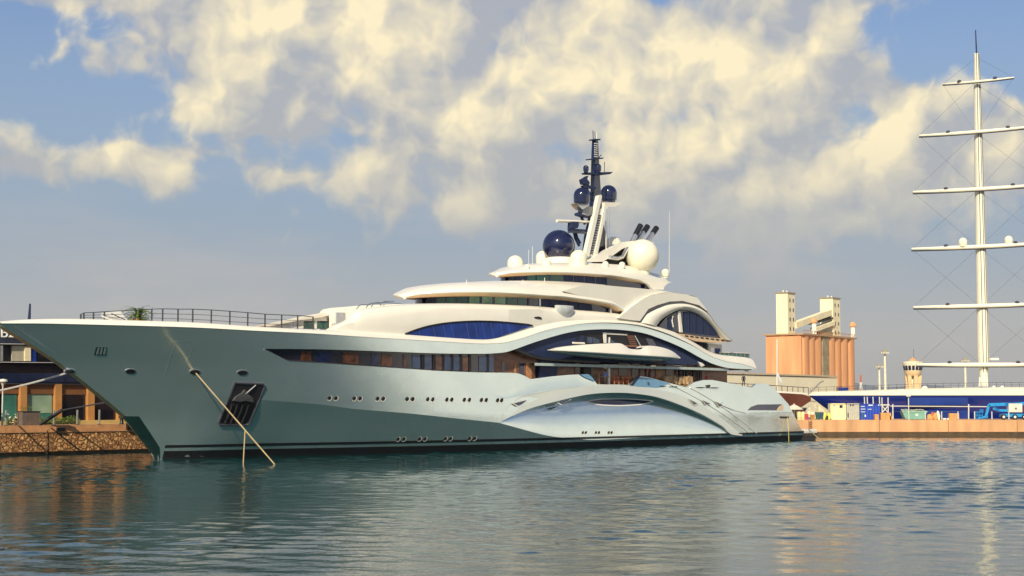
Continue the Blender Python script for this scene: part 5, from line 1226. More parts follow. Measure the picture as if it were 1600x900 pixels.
for nm, lab, cat_, x, yt, w_, col in defs:
    r_ = onquay(nm, lab, cat_, x, YO - 1.2); k = YO / FPX; W_ = w_ * k; H_ = (655.8 - yt) * k; m = mat(nm + '_paint', col, .6)
    if nm == 'barrel':
        MB().lathe([(W_ * .46, 0), (W_ * .5, H_ * .1), (W_ * .5, H_ * .33), (W_ * .53, H_ * .36), (W_ * .5, H_ * .4), (W_ * .5, H_ * .9), (W_ * .46, H_)], (0, 0, 0), 16).build('drum', m, r_, smooth=40); MB().lathe([(W_ * .3, H_), (W_ * .3, H_ * 1.06)], (0, 0, 0), 12).build('lid', M_white, r_)
    elif nm == 'plastic_bag':
        mb = MB(); mb.lathe([(.01, 0), (W_ * .5, .02), (W_ * .56, H_ * .35), (W_ * .45, H_ * .75), (W_ * .15, H_ * .92), (W_ * .2, H_), (.01, H_ * .96)], (0, 0, 0), 14)
        mb.v = [(a + .06 * math.sin(c * 9 + b * 5), b + .06 * math.cos(c * 7 + a * 5), c) for a, b, c in mb.v]; mb.build('sack', m, r_, smooth=50); MB().tube([(-.15, 0, H_ * .9), (0, 0, H_ * 1.1), (.15, 0, H_ * .9)], .03, 6).build('handle', M_rope, r_)
    elif nm == 'wheelie_bin':
        mb = MB(); mb.loft([[(-W_ * .38, -.3, .12), (W_ * .38, -.3, .12), (W_ * .38, .3, .12), (-W_ * .38, .3, .12)], [(-W_ * .5, -.4, H_ * .9), (W_ * .5, -.4, H_ * .9), (W_ * .5, .4, H_ * .9), (-W_ * .5, .4, H_ * .9)]]); mb.build('bin_body', m, r_)
        MB().box((0, 0, H_ * .95), (W_ * 1.05, .9, .1)).build('lid', m, r_, bevel=.02)
        for sg in (-1, 1): MB().tube([(sg * W_ * .3, .3, .12), (sg * W_ * .42, .3, .12)], .12, 12).build('wheel', M_black, r_)
    else:
        mb = MB()
        for z in np.linspace(.1, H_ - .06, 4): mb.box((0, -.32, z), (W_, .06, H_ / 5.2))
        mb.box((0, 0, H_ / 2), (W_ * .94, .6, H_ * .94)); mb.build('slats', m, r_)
        for sg in (-1, 1): MB().box((sg * W_ * .47, -.37, H_ / 2), (.1, .06, H_)).build('corner_batten', m, r_)
sk = onquay('sack', 'pale sack resting on the orange brown crate', 'sack', 1270, YO - 1.2); sk.location.z = ZR + (655.8 - 648) * YO / FPX
mb = MB().lathe([(.01, 0), (.38, .03), (.42, .3), (.25, .42), (.01, .58)], (0, 0, 0), 12); mb.v = [(a + .05 * math.sin(c * 8), b, c) for a, b, c in mb.v]; mb.build('sack_body', mat('pale_sack', (.70, .68, .55), .8), sk, smooth=50); MB().tube([(0, 0, .5), (.08, 0, .68)], .05, 6).build('tied_neck', M_rope, sk)
u_ = onquay('parasol', 'cream market parasol open beside the yacht stern', 'parasol', 1241, YO + 6); k = (YO + 6) / FPX; zt_ = at_y(1241, 631.5, YO + 6).z - ZR; zr_ = at_y(1241, 639, YO + 6).z - ZR
MB().lathe([(14.5 * k, zr_ - .1), (14 * k, zr_), (7 * k, zr_ + .55 * (zt_ - zr_)), (2.5 * k, zr_ + .85 * (zt_ - zr_)), (.02, zt_)], (0, 0, 0), 8).build('canopy', mat('parasol_cloth', (.66, .58, .46), .8), u_); MB().tube([(0, 0, 0), (0, 0, zt_ + .15)], .06, 8).build('pole', M_white, u_); MB().lathe([(.5, 0), (.5, .12), (.1, .16)], (0, 0, 0), 14).build('base', M_rail, u_)
kx = at_y(1246, 650, YQ + 14); ki = thing('stall_hut', 'low dark hut standing behind the cream parasol', 'hut', (kx.x, YQ + 14, ZR)); MB().box((0, .8, .95), (5.6, 2.0, 1.9)).build('wall', M_dark, ki); MB().box((0, .8, 2.0), (6.0, 2.5, .16)).build('roof', M_rail, ki); MB().box((.5, -.24, 1.1), (1.6, .08, .8)).build('hatch', M_lint, ki)
for lab, x, w_, h_, c1, c2 in (('grey heap of quarry rubble below the blue bow', 1271, 2.2, 3.0, (.30, .27, .2), (.55, .5, .38)), ('tan sand heap at the foot of the blue bow', 1281, 1.7, 2.5, (.6, .4, .22), (.75, .6, .42))):
    r_ = onquay('rubble_heap' if 'rubble' in lab else 'sand_heap', lab, 'heap', x, YQ + 10); mb = MB(); rings = []
    for f, z in ((1, 0), (.85, .25), (.62, .55), (.35, .82), (.05, 1)): rings.append([(w_ * f * math.cos(a) * random.uniform(.82, 1.15), 1.6 * f * math.sin(a), h_ * z * random.uniform(.9, 1.05)) for a in np.linspace(0, 2 * math.pi, 19)[:-1]])
    mb.loft(rings); mb.build('heap', mat('heap_' + str(x), c1, .95, 0, 0, 2, .8, 4, col2=c2), r_)
# skip with rubbish
sk = onquay('rubbish_skip', 'turquoise rubbish skip heaped with waste, under the short lamp post', 'skip', 1427); k = YO / FPX
mb = MB(); zt_ = 13.2 * k; mb.loft([[(-14 * k, -.9, .1), (15 * k, -.9, .1), (15 * k, .9, .1), (-14 * k, .9, .1)], [(-19.5 * k, -1, zt_), (19.5 * k, -1, zt_), (19.5 * k, 1, zt_), (-19.5 * k, 1, zt_)]]); mb.build('skip_body', mat('turquoise_paint', (.20, .42, .34), .5, 0, .1, 1), sk)
MB().box((0, -1.02, zt_ - .08), (39.6 * k, .1, .18)).build('rim', mat('rim_paint', (.28, .48, .38), .5), sk)
for x in (-12, -4, 4, 12): MB().box((x * k * 1.0, -1.0, zt_ * .5), (.1, .16, zt_ * .8)).build('rib', bpy.data.materials['turquoise_paint'], sk)
MB().box((3 * k, -1.06, zt_ * .55), (.4, .06, .4)).build('plate', M_white, sk)
mb = MB()
for i in range(40): mb.box((random.uniform(-17, 17) * k, random.uniform(-.7, .7), zt_ + random.uniform(-.05, .28)), (random.uniform(.2, .8), .4, random.uniform(.1, .3)), M=Matrix.Rotation(random.uniform(-.5, .5), 3, 'Y') @ Matrix.Rotation(random.uniform(0, 3), 3, 'Z'))
mb.build('waste', mat('mixed_waste', (.45, .42, .34), .8, 0, 0, .9, col2=(.10, .28, .24)), sk)
# rubbish piles / cardboard
M_card = mat('cardboard', (.58, .30, .10), .8, 0, .15, 2)
def boxes(x, lab, items, group='cardboard boxes on the right quay'):
    r_ = onquay('cardboard_box', lab, 'box', x, YO - .8, group); k = YO / FPX
    for dx, w_, h_, z in items: MB().box((dx * k, 0, z * k + h_ * k / 2), (w_ * k, .9, h_ * k)).build('carton', M_card, r_, bevel=.02); MB().box((dx * k, -.46, z * k + h_ * k * .5), (w_ * k * .12, .03, h_ * k)).build('tape', mat('tape', (.45, .3, .16), .4) if not bpy.data.materials.get('tape') else bpy.data.materials['tape'], r_)
boxes(1369, 'small brown box beside the blue container', [(0, 6, 8.5, 0)]); boxes(1383.5, 'large brown box below the white scaffold frame', [(0, 16, 11, 0)]); boxes(1490, 'brown box standing alone left of the blue boom lift', [(0, 15, 10, 0)]); boxes(1391, 'narrow brown box right of the large one under the scaffold', [(1, 5, 6, 0)])
ph_ = onquay('debris_heap', 'heap of orange sacks and white waste right of the turquoise skip', 'heap', 1459, YO - .3); k = YO / FPX
for i, (dx, w_, h_, m) in enumerate(((-6, 11, 9, M_card), (2, 12, 11, M_card), (7, 7, 14, mat('white_waste', (.7, .68, .6), .8)), (-1, 8, 12.5, M_orange), (10, 6, 8, M_dark))):
    mb = MB().lathe([(.01, 0), (w_ * k * .5, .03), (w_ * k * .52, h_ * k * .4), (w_ * k * .3, h_ * k * .85), (.01, h_ * k)], (dx * k, .15 * (i % 2), 0), 10); mb.v = [(a + .1 * math.sin(c * 6 + i), b + .08 * math.cos(a * 7), c + .05 * math.sin(a * 9 + b * 6)) for a, b, c in mb.v]; mb.build('waste_sack', m, ph_, smooth=40)
mt_ = onquay('white_bundle', 'flat white bundle left of the lone brown box', 'bundle', 1478, YO - .6); MB().box((0, 0, .14), (1.2, .7, .28)).build('wrapped_sheets', M_white, mt_, bevel=.06); MB().box((0, 0, .15), (.12, .74, .3)).build('strap', M_rail, mt_)
# posts and rails along the quay
pst = None
for i, (x, y0) in enumerate(((1395.5, 643), (1446, 645), (1471.5, 642), (1497, 643), (1523, 642), (1550, 641.5), (1576.5, 640))):
    c = at_y(x, 656, YQ + .8); h_ = at_y(x, y0, YQ + .8).z - ZR
    lab = ['pale steel post right of the scaffold frame', 'pale steel post at the right end of the turquoise skip', 'pale steel post right of the orange sacks heap', 'pale steel post right of the lone brown box', 'pale steel post in front of the boom lift basket', 'pale steel post before the boom lift arm', 'pale steel post before the boom lift turret'][i]
    if pst is None:
        pst = thing('fence_post', lab, 'post', (c.x, c.y, ZR), 0, 'pale posts along the right quay'); MB().tube([(0, 0, 0), (0, 0, h_)], .10, 8).build('shaft', mat('pale_steel', (.62, .62, .56), .5), pst); MB().box((0, 0, .03), (.4, .4, .06)).build('foot', M_rail, pst)
    else: o = copy_tree(pst); o.location = (c.x, c.y, ZR); o['label'] = lab
M_psteel = bpy.data.materials['pale_steel']
sl = onquay('street_lamp', 'short street lamp with round head in front of the turquoise skip', 'street lamp', 1420, YQ + 1.2); h_ = at_y(1420, 619, YQ + 1.2).z - ZR; MB().tube([(0, 0, 0), (0, 0, h_)], .09, 8).build('pole', M_psteel, sl); MB().lathe([(.12, h_ - .2), (.42, h_ - .05), (.44, h_ + .12), (.01, h_ + .2)], (0, 0, 0), 14).build('lamp_head', M_white, sl, smooth=40)
gw = onquay('gangway_frame', 'white scaffold frame leaning on the blue hull above the blue container', 'scaffold', 1375, YQ + 10); mb = MB(); Yg = YQ + 10
for x0, y0, x1, y1 in ((1350.5, 620, 1351, 633), (1355, 620, 1355.5, 633), (1364, 620, 1364.5, 632), (1374, 620, 1374.5, 634), (1378, 621, 1378.5, 656), (1387.5, 621, 1388, 656), (1350, 632, 1390, 632.6), (1378, 645, 1388, 634), (1378, 634, 1388, 645)):
    mb.tube([at_y(x0, y0, Yg), at_y(x1, y1, Yg)], .1, 6)
rel(gw, mb, 'tube_frame', M_psteel); rel(gw, pxbox(MB(), 1350, 1390, 632.5, 634, Yg, 1.5), 'platform', M_psteel)
bm2 = onquay('boarding_rail', 'long white horizontal pipe rail in front of the blue hull', 'rail', 1450, YQ + 12); Yg = YQ + 12; rel(bm2, MB().tube([at_y(1391, 634.5, Yg), at_y(1545, 635.5, Yg)], .09, 6), 'pipe', M_psteel)
for x in (1395, 1513.5): rel(bm2, MB().tube([at_y(x, 631.5, Yg), at_y(x, 656, Yg)], .12, 6), 'upright', M_psteel)
rel(bm2, MB().tube([at_y(1391, 643, Yg), at_y(1500, 643, Yg)], .05, 6), 'pipe', M_rail)


# boom lift
def boom_lift():
    Yb = YO + .3; r_ = onquay('boom_lift', 'bright blue articulated boom lift parked at the far right of the quay', 'boom lift', 1575, Yb); M_bl = mat('boom_blue', (.02, .28, .62), .4, 0, .1); M_bl2 = mat('boom_blue_dark', (.01, .12, .36), .4)
    def arm(pts, w_, m, n='boom_arm', dy=0):
        mb = MB()
        for (x0, y0), (x1, y1) in zip(pts[:-1], pts[1:]):
            a, b_ = at_y(x0, y0, Yb + dy), at_y(x1, y1, Yb + dy); d = (b_ - a); L_ = d.length; M3 = d.to_track_quat('X', 'Z').to_matrix(); mb.box((a + b_) / 2, (L_ + .05, .35, w_), M=M3)
        return rel(r_, mb, n, m)
    arm([(1545, 632.5), (1600, 630.5)], .55, M_bl); arm([(1571, 632), (1592, 632)], .75, M_bl2, 'boom_sleeve', -.1); arm([(1545, 632.5), (1540.5, 650)], .4, M_bl); arm([(1543, 651), (1528, 652.5)], .35, M_bl, 'jib'); arm([(1552, 638), (1560, 641), (1577, 641.5)], .42, M_bl, 'lower_arm', .3); arm([(1553, 634), (1560, 643)], .28, M_bl2, 'link_arm', .2)
    rel(r_, pxbox(MB(), 1576.5, 1597.5, 630.5, 644.5, Yb - .6, 1.6), 'turret_cover', mat('turret_cream', (.66, .64, .56), .5), bevel=.12); rel(r_, pxbox(MB(), 1586.5, 1588.5, 637, 639.5, Yb - .68, .1), 'decal', M_dark); rel(r_, pxbox(MB(), 1595, 1598.5, 633, 644, Yb - .5, 1.4), 'tail_bumper', M_wood)
    rel(r_, pxbox(MB(), 1566, 1602, 646.5, 651.5, Yb - .4, 1.8), 'chassis', M_bl)
    for x in (1568.5, 1586, 1601):
        c = at_y(x, 651.5, Yb - .55); w_ = rel(r_, MB().tube([c, c + Vector((0, .45, 0))], .48, 18), 'wheel', M_black); rel(r_, MB().tube([c - Vector((0, .03, 0)), c + Vector((0, .05, 0))], .24, 12), 'hub', M_psteel)
    mb = MB(); x0, x1, z0, z1 = at_y(1524, 655, Yb).x, at_y(1534, 655, Yb).x, ZR + .15, at_y(1530, 643.5, Yb).z
    for x in (x0, (x0 + x1) / 2, x1):
        for dy in (-.5, .4): mb.tube([(x, Yb + dy, z0), (x, Yb + dy, z1)], .05, 6)
    for z in (z0, (z0 + z1) / 2, z1):
        for dy in (-.5, .4): mb.tube([(x0, Yb + dy, z), (x1, Yb + dy, z)], .05, 6)
    mb.box(((x0 + x1) / 2, Yb - .05, z0), (x1 - x0, .9, .08)); rel(r_, mb, 'basket', M_bl); rel(r_, pxbox(MB(), 1531, 1537, 639.5, 645, Yb, .5), 'control_box', M_bl2, bevel=.05)


boom_lift()

# ---- the blue sailing yacht behind the right quay
FY = 297.0
fal = thing('sailing_yacht', 'huge blue hulled square rigged sailing yacht with one tall white mast in view', 'sailing yacht', (at_y(1264, 616, FY).x, FY, 0)); fx0 = fal.location.x
zd = at_y(1300, 617.8, FY - 5.5).z
def frow(s, zfun): pass
rings = []; st_ = [(0.0, zd - .02), (1.2, 6.3), (2.6, 5.2), (4.4, 3.9), (6.5, 2.4), (10, 0.0)]
for s in np.concatenate([np.linspace(0, 12, 14), np.linspace(14, 95, 24)]):
    w_ = .12 + 6.0 * (1 - (1 - min(s / 36, 1)) ** 1.9); zb = np.interp(s, [a for a, _ in st_], [b for _, b in st_]) if s < 10 else -1; zb = min(zb, zd - .05)
    rings.append([(s, -w_, zd), (s, -w_ * .97, zb + (zd - zb) * .6), (s, -w_ * (.45 + .4 * min(s / 30, 1)), zb + (zd - zb) * .2), (s, -.05, zb), (s, .05, zb), (s, w_ * (.45 + .4 * min(s / 30, 1)), zb + (zd - zb) * .2), (s, w_ * .97, zb + (zd - zb) * .6), (s, w_, zd)])
MB().loft(rings).build('hull', mat('royal_blue_hull', (.006, .018, .16), .12, .1, .1, .3, coat=.6), fal, smooth=35)
for x0, x1, y0, y1 in ((1419, 1512, 621, 633), (1420, 1514, 641, 654)): 
    inv_ = parent_inv(fal); a, b_ = inv_ @ at_y(x0, y1, FY - 6), inv_ @ at_y(x1, y0, FY - 6); MB().box(((a.x + b_.x) / 2, -5.98, (a.z + b_.z) / 2), (b_.x - a.x, .12, b_.z - a.z)).build('shell_door', mat('door_blue', (.012, .04, .24), .15, .1, .1, .3, coat=.5) if y0 == 621 else bpy.data.materials['door_blue'], fal)
cap = []
zc0 = at_y(1300, 611, FY - 5.5).z - zd
for s in np.concatenate([np.linspace(0, 12, 14), np.linspace(14, 95, 24)]):
    w_ = .14 + 6.0 * (1 - (1 - min(s / 36, 1)) ** 1.9); zt_ = zd + np.interp(s, [0, 4, 12, 20, 35, 95], [.5, .75, .95, 1.25, 1.5, 1.6]); cap.append([(s, -w_ - .1, zd + .02), (s, -w_ - .06, zt_ - .2), (s, -w_ + .5, zt_), (s, 0, zt_ + .1), (s, w_ - .5, zt_), (s, w_ + .06, zt_ - .2), (s, w_ + .1, zd + .02)])
MB().loft(cap).build('bulwark', mat('cream_bulwark', (.82, .76, .58), .5, 0, .03), fal, smooth=30)
mb = MB(); hv = MB()
for s in np.linspace(.4, 90, 64): w_ = 6.0 * (1 - (1 - min(s / 36, 1)) ** 1.9); z0 = zd + np.interp(s, [0, 4, 12, 20, 35, 95], [.5, .75, .95, 1.25, 1.5, 1.6]); mb.tube([(s, -w_ + .5, z0 - .1), (s, -w_ + .5, z0 + .95)], .035, 5)
rl = [(s, -6.0 * (1 - (1 - min(s / 36, 1)) ** 1.9) + .5, zd + np.interp(s, [0, 4, 12, 20, 35, 95], [.5, .75, .95, 1.25, 1.5, 1.6]) + .95) for s in np.linspace(.4, 90, 40)]
mb.tube(rl, .035, 5); mb.tube([(a, b, c - .45) for a, b, c in rl], .02, 5); mb.build('guard_rail', M_rail, fal)
inv_ = parent_inv(fal)
MB().tube([inv_ @ at_y(x, y, FY) for x, y in ((1263, 616), (1273, 606), (1281, 598), (1285.5, 595.5), (1287, 595.8))], .16, 8, .08).build('bow_crane', M_rail, fal)
MB().box(inv_ @ at_y(1317, 609.5, FY + 1), (1.9, 1.5, 1.0)).build('deck_locker', M_blue, fal); MB().box(inv_ @ at_y(1310, 609, FY + 1), (.6, 1.0, 1.0)).build('deck_locker', M_wood, fal)
for x, w_ in ((1445, 1.5), (1566, 1.0), (1553, .8)): MB().lathe([(.4 * w_, -.5), (.4 * w_, .2), (.2, .45), (.01, .5)], inv_ @ at_y(x, 606.5, FY), 12).build('deck_vent', M_white, fal, smooth=40)
MY = FY
prof = [(604, 4.5), (598, 5.5), (590, 5.8), (582, 6.6), (572, 8.0), (555, 8.9), (530, 8.8), (400, 7.9), (250, 6.6), (130, 5.2), (110, 4.6), (90, 4.0), (84, 3.8)]
cx = lambda y: np.interp(y, [85, 300, 600], [1526, 1530.5, 1537.3])
P0 = at_y(1537.3, 602, MY); rings = []
for y, r_ in prof:
    p = at_y(cx(y), y, MY); k = MY / FPX; z = p.z; rr = r_ * k; rings.append([inv_ @ Vector((p.x + rr * math.cos(a), MY + rr * 1.5 * math.sin(a), z)) for a in np.linspace(0, 2 * math.pi, 25)[:-1]])
mast = MB().loft(rings).build('mast', mat('mast_white', (.82, .80, .66), .35, 0, .03), fal, smooth=40)
for dx in (-.42, .12, .5):
    pts = []
    for y, r_ in prof[3:]: p = at_y(cx(y) + dx * r_, y, MY); rr = r_ * MY / FPX; pts.append(inv_ @ Vector((p.x, MY - rr * 1.5 * math.sqrt(max(1 - dx * dx, .05)) - .01, p.z)))
    MB().tube(pts, .07, 5).build('mast_track', M_rail, mast)
MB().tube([inv_ @ at_y(1526, 86, MY), inv_ @ at_y(1524.3, 47, MY)], .16, 8, .10).build('masthead_pole', M_navyp, fal); MB().tube([inv_ @ at_y(1522, 84, MY), inv_ @ at_y(1530.5, 84, MY)], .12, 6).build('masthead_bracket', M_white, fal)
MB().lathe([(1.1, -.7), (1.2, .1), (.9, .2)], inv_ @ at_y(1537.3, 606, MY), 16).build('mast_collar', M_blue, fal, smooth=40)
mb = MB()
for dx in (-7, -4, 3, 6): mb.tube([inv_ @ (at_y(1537 + dx, 604, MY - 1.2)), inv_ @ (at_y(1537 + dx * .9, 589, MY - 1.2))], .12, 6)
mb.build('mast_fittings', M_cream, fal)
yards = [((1473, 131.5), (1526.4, 127.5), (1584, 121), .26), ((1436, 212), (1528, 206), (1622, 197), .36), ((1426, 300), (1530.5, 295.5), (1634, 288), .40), ((1424, 389), (1532.5, 385.5), (1640, 379), .42), ((1427, 480), (1535, 478), (1643, 474), .42), ((1432, 569.7), (1537, 570), (1645, 569.5), .42)]
yp = []
M_yard = mat('yard_white', (.78, .74, .60), .4, 0, .03)
for (l_, c_, r_, th) in yards:
    a = at_y(*l_, MY + 4.3); c = at_y(*c_, MY - 1.6); b_ = at_y(*r_, MY - 4.3); pts = []
    for u in np.linspace(0, 1, 17): pts.append((a * (1 - u) ** 2 + (c * 2 - (a + b_) / 2) * 2 * u * (1 - u) + b_ * u * u))
    yd = MB(); rings = []
    for i, p in enumerate(pts):
        e = .55 + .45 * min(1, min(i, 16 - i) / 5); rings.append([inv_ @ (p + Vector((0, .5 * math.cos(q) * th * 2 * e, th * e * math.sin(q)))) for q in np.linspace(0, 2 * math.pi, 13)[:-1]])
    yo = yd.loft(rings).build('yard', M_yard, fal, smooth=40)
    tr = MB().tube([inv_ @ (p - Vector((0, .1, th * .95))) for p in pts], .13, 5).build('sail_track', M_rail, yo)
    for f in (4, 12): MB().lathe([(.45, 0), (.40, .25), (.2, .4), (.01, .42)], inv_ @ (pts[f] + Vector((0, 0, th * .8))), 10).build('sheave_block', M_rail, yo)
    yp.append((a, c, b_))
for x, y in ((1504.5, 378), (1576, 375)):
    MB().lathe([(.7, -.95), (.8, -.6), (.82, 0)] + [(.82 * math.cos(t), .82 * math.sin(t)) for t in np.linspace(.1, math.pi / 2 - .02, 8)], inv_ @ at_y(x, y, MY - .3), 18).build('radome', M_domew, fal, smooth=50)
MB().box(inv_ @ at_y(1553, 561, MY - 1.6), (1.6, 1.0, .4)).build('spreader_lamp', M_white, fal)
mtop = at_y(1526, 90, MY); M_wire = mat('rigging_wire', (.10, .10, .11), .5)
mp = [mtop] + [y_[1] + Vector((0, 1.2, 0)) for y_ in yp]
for i in range(6):
    for e in (0, 2):
        MB().tube([inv_ @ yp[i][e], inv_ @ mp[i]], .022, 5).build('stay', M_wire, fal)
        if i < 5: MB().tube([inv_ @ yp[i][e], inv_ @ mp[i + 2]], .022, 5).build('stay', M_wire, fal)

# ---- brown hulled ship beyond, with white rail
BY = 312.0
bs = thing('moored_ship', 'rust brown ship bow with white railing between the stern and the blue yacht', 'ship', (at_y(1267, 626, BY).x, BY, 0)); inv_ = parent_inv(bs)
a0 = at_y(1267, 622, BY); rings = []
for s in np.linspace(0, 30, 16):
    w_ = .15 + 5 * (1 - (1 - min(s / 16, 1)) ** 2); z1 = at_y(1267, 620, BY).z + .055 * s + (.4 if s else 0); z0 = max(0.3, 5.2 - .12 * s) if s > .8 else z1 - .8
    rings.append([(-s, -w_, z1), (-s, -w_ * .8, (z0 + z1) / 2), (-s, -w_ * .55, z0), (-s, w_ * .55, z0), (-s, w_ * .8, (z0 + z1) / 2), (-s, w_, z1)])
MB().loft(rings).build('hull', mat('rust_brown_hull', (.17, .055, .035), .5, 0, .15, .5), bs, smooth=30)
MB().grid([[(-s, -(.2 + 5 * (1 - (1 - min(s / 16, 1)) ** 2)), at_y(1267, 620, BY).z + .055 * s + .4 + dz) for dz in (0, .35)] for s in np.linspace(0, 30, 16)]).build('bulwark', M_cream, bs)
mb = MB()
for s in np.linspace(0.5, 30, 26): w_ = 5 * (1 - (1 - min(s / 16, 1)) ** 2); z1 = at_y(1267, 620, BY).z + .055 * s + .7; mb.tube([(-s, -w_, z1), (-s, -w_, z1 + 1.1)], .07, 5)
mb.tube([(-s, -5 * (1 - (1 - min(s / 16, 1)) ** 2), at_y(1267, 620, BY).z + .055 * s + 1.8) for s in np.linspace(.5, 30, 16)], .07, 5); mb.build('railing', M_rail, bs)
MB().tube([inv_ @ at_y(1214, 617, BY), inv_ @ at_y(1214, 530, BY)], .12, 6).build('flag_mast', M_cream, bs); MB().tube([inv_ @ at_y(1214, 583, BY), inv_ @ at_y(1221, 598, BY)], .22, 6).build('furled_flag', M_palewht, bs)

# ---- warehouse, silo, control tower, masts on the far port
UAX = Vector((.577, .817, 0)).normalized(); uang = math.atan2(UAX.y, UAX.x)
p0 = at_y(1125, 581, 345); p1 = at_y(1308, 591, 396); L_ = (Vector((p1.x, p1.y, 0)) - Vector((p0.x, p0.y, 0))).length; wang = math.atan2(p1.y - p0.y, p1.x - p0.x)
wh = thing('warehouse', 'long cream white warehouse with flat roof in front of the orange silo', 'warehouse', (p0.x, p0.y, 2.3), wang); H_ = p0.z - 2.3
MB().box((L_ / 2 - 5, 10, H_ / 2 - .3), (L_ + 10, 20, H_ - .6)).build('wall', mat('cream_cladding', (.82, .76, .56), .7, 0, .05, .3), wh); MB().box((L_ / 2 - 5, 10, H_ - .2), (L_ + 10.4, 20.4, .4)).build('roof', mat('roof_grey_tan', (.55, .46, .32), .8), wh)
for x in np.linspace(10, L_ - 8, 7): MB().box((x, -.06, H_ * .38), (5, .12, .06)).build('cladding_joint', M_cgrey, wh)
# silo
s0_ = at_y(1252.5, 523, 480); so = thing('grain_silo', 'tall orange grain silo block with two cream towers and a sloping gallery', 'silo', (s0_.x, 480, 2.3), uang); SH = s0_.z - 2.3; SL = 42.0; SWd = 12.5
M_silo = mat('silo_orange', (.66, .32, .15), .8, 0, .18, .5, .1, 1.5, stretch=(1, 1, .12)); M_silog = mat('silo_grey_band', (.30, .25, .16), .85, 0, .25, .6, .3, 2)
mb = MB().box((.8, SWd / 2, SH / 2 - .2), (1.6, SWd - .4, SH - .4)); n = 6
for i in range(3):
    mb.lathe([(SWd / 6 + .35, 0), (SWd / 6 + .35, SH)], (1.6, SWd * (i + .5) / 3, 0), 28, sx=.5)
mb.build('end_cells', M_silo, so, smooth=30)
xs = [0]
for i, (x0, x1, m, r_) in enumerate(((0.6, 6.0, M_silo, 3.1), (5.6, 10.6, M_silo, 2.9), (10.2, 15.4, M_silo, 3.0), (15.4, 20.2, M_silog, 0), (20.4, 26, M_silo, 3.2), (25.6, 31, M_silo, 3.1), (30.6, 36.4, M_silo, 3.3), (36, 42, M_silo, 3.3))):
    if r_: MB().lathe([(r_, 0), (r_, SH)], ((x0 + x1) / 2, 1.2, 0), 28, sy=.55).build('silo_cell', m, so, smooth=30)
    else: MB().box(((x0 + x1) / 2, 2.5, SH / 2), (x1 - x0, 5.6, SH - .2)).build('stair_shaft', m, so)
MB().box((SL / 2, SWd / 2 + 1.2, SH / 2 - .1), (SL - 1, SWd - 3.0, SH - .3)).build('inner_block', M_silo, so)
mb = MB().box((SL / 2, SWd / 2, SH + .25), (SL + .4, SWd + 1.4, .5)); mb.build('roof_slab', mat('silo_roof', (.42, .26, .14), .85), so)
mb = MB()
for i in range(26): mb.box((1 + i * 1.6, -.3, SH + .95), (.12, .12, 1.0))
mb.box((SL / 2, -.3, SH + 1.45), (SL, .12, .12)); mb.build('parapet_rail', mat('rail_orange', (.45, .22, .10), .8), so)
M_tow = mat('tower_cream', (.80, .73, .50), .8, 0, .10, .5, stretch=(1, 1, .15))
def tower(u0, v0, du, dv, h_, nm):
    t = MB().box((u0 + du / 2, v0 + dv / 2, SH + .5 + h_ / 2), (du, dv, h_)).build('elevator_tower', M_tow, so)
    MB().box((u0 + du / 2, v0 + dv / 2, SH + .5 + h_ + .15), (du + .5, dv + .5, .35)).build('cornice', M_silog, t)
    for k in range(4):
        for j in (.3, .75): MB().box((u0 + du * j, v0 - .04, SH + 2.2 + k * h_ / 4.3), (.6, .12, 1.1)).build('window', M_rail, t)
    for j in (.2, .7): MB().lathe([(.25, 0), (.25, .6), (.01, .8)], (u0 + du * j, v0 + dv * .5, SH + .5 + h_ + .3), 8).build('roof_vent', M_white, t)
inv_ = parent_inv(so)
q1 = inv_ @ at_y(1229, 457, 484); q2 = inv_ @ at_y(1306, 468, 520)
k1 = (inv_ @ at_y(1229, 520, 483)); 
tower(3.0, 6.0, 5.4, 4.0, q1.z - SH - .5, 'a'); tower(36.4, 5.2, 6.0, 4.6, q2.z - SH - .5, 'b')
def gallery(u0, z0, u1, z1, v, hh, m, n):
    d = Vector((u1 - u0, 0, z1 - z0)); M3 = d.to_track_quat('X', 'Z').to_matrix(); MB().box(((u0 + u1) / 2, v, (z0 + z1) / 2), (d.length, 2.2, hh), M=M3).build(n, m, so)
gallery(8.4, SH + 3.4, 36.9, SH + 9.0, 6.6, 1.9, M_tow, 'sloping_gallery'); gallery(22, SH + 2.6, 36.9, SH + 5.4, 5.8, 1.3, M_tow, 'lower_conveyor'); gallery(20, SH + 4.4, 36.9, SH + 7.1, 6.3, .5, M_dark, 'gallery_gap'); gallery(26, SH + 1.4, 36.9, SH + 1.4, 6.4, 2.0, M_silog, 'machine_room')
for u in (10.4, 41.6):
    v = MB().lathe([(.75, .5), (.75, 4.2)], (u, 0.4, SH), 14).build('roof_stack', M_white, so, smooth=40); MB().lathe([(1.15, 4.2), (1.15, 4.9), (.5, 5.7), (.01, 5.8)], (u, 0.4, SH), 14).build('stack_cowl', M_silo, v, smooth=40)
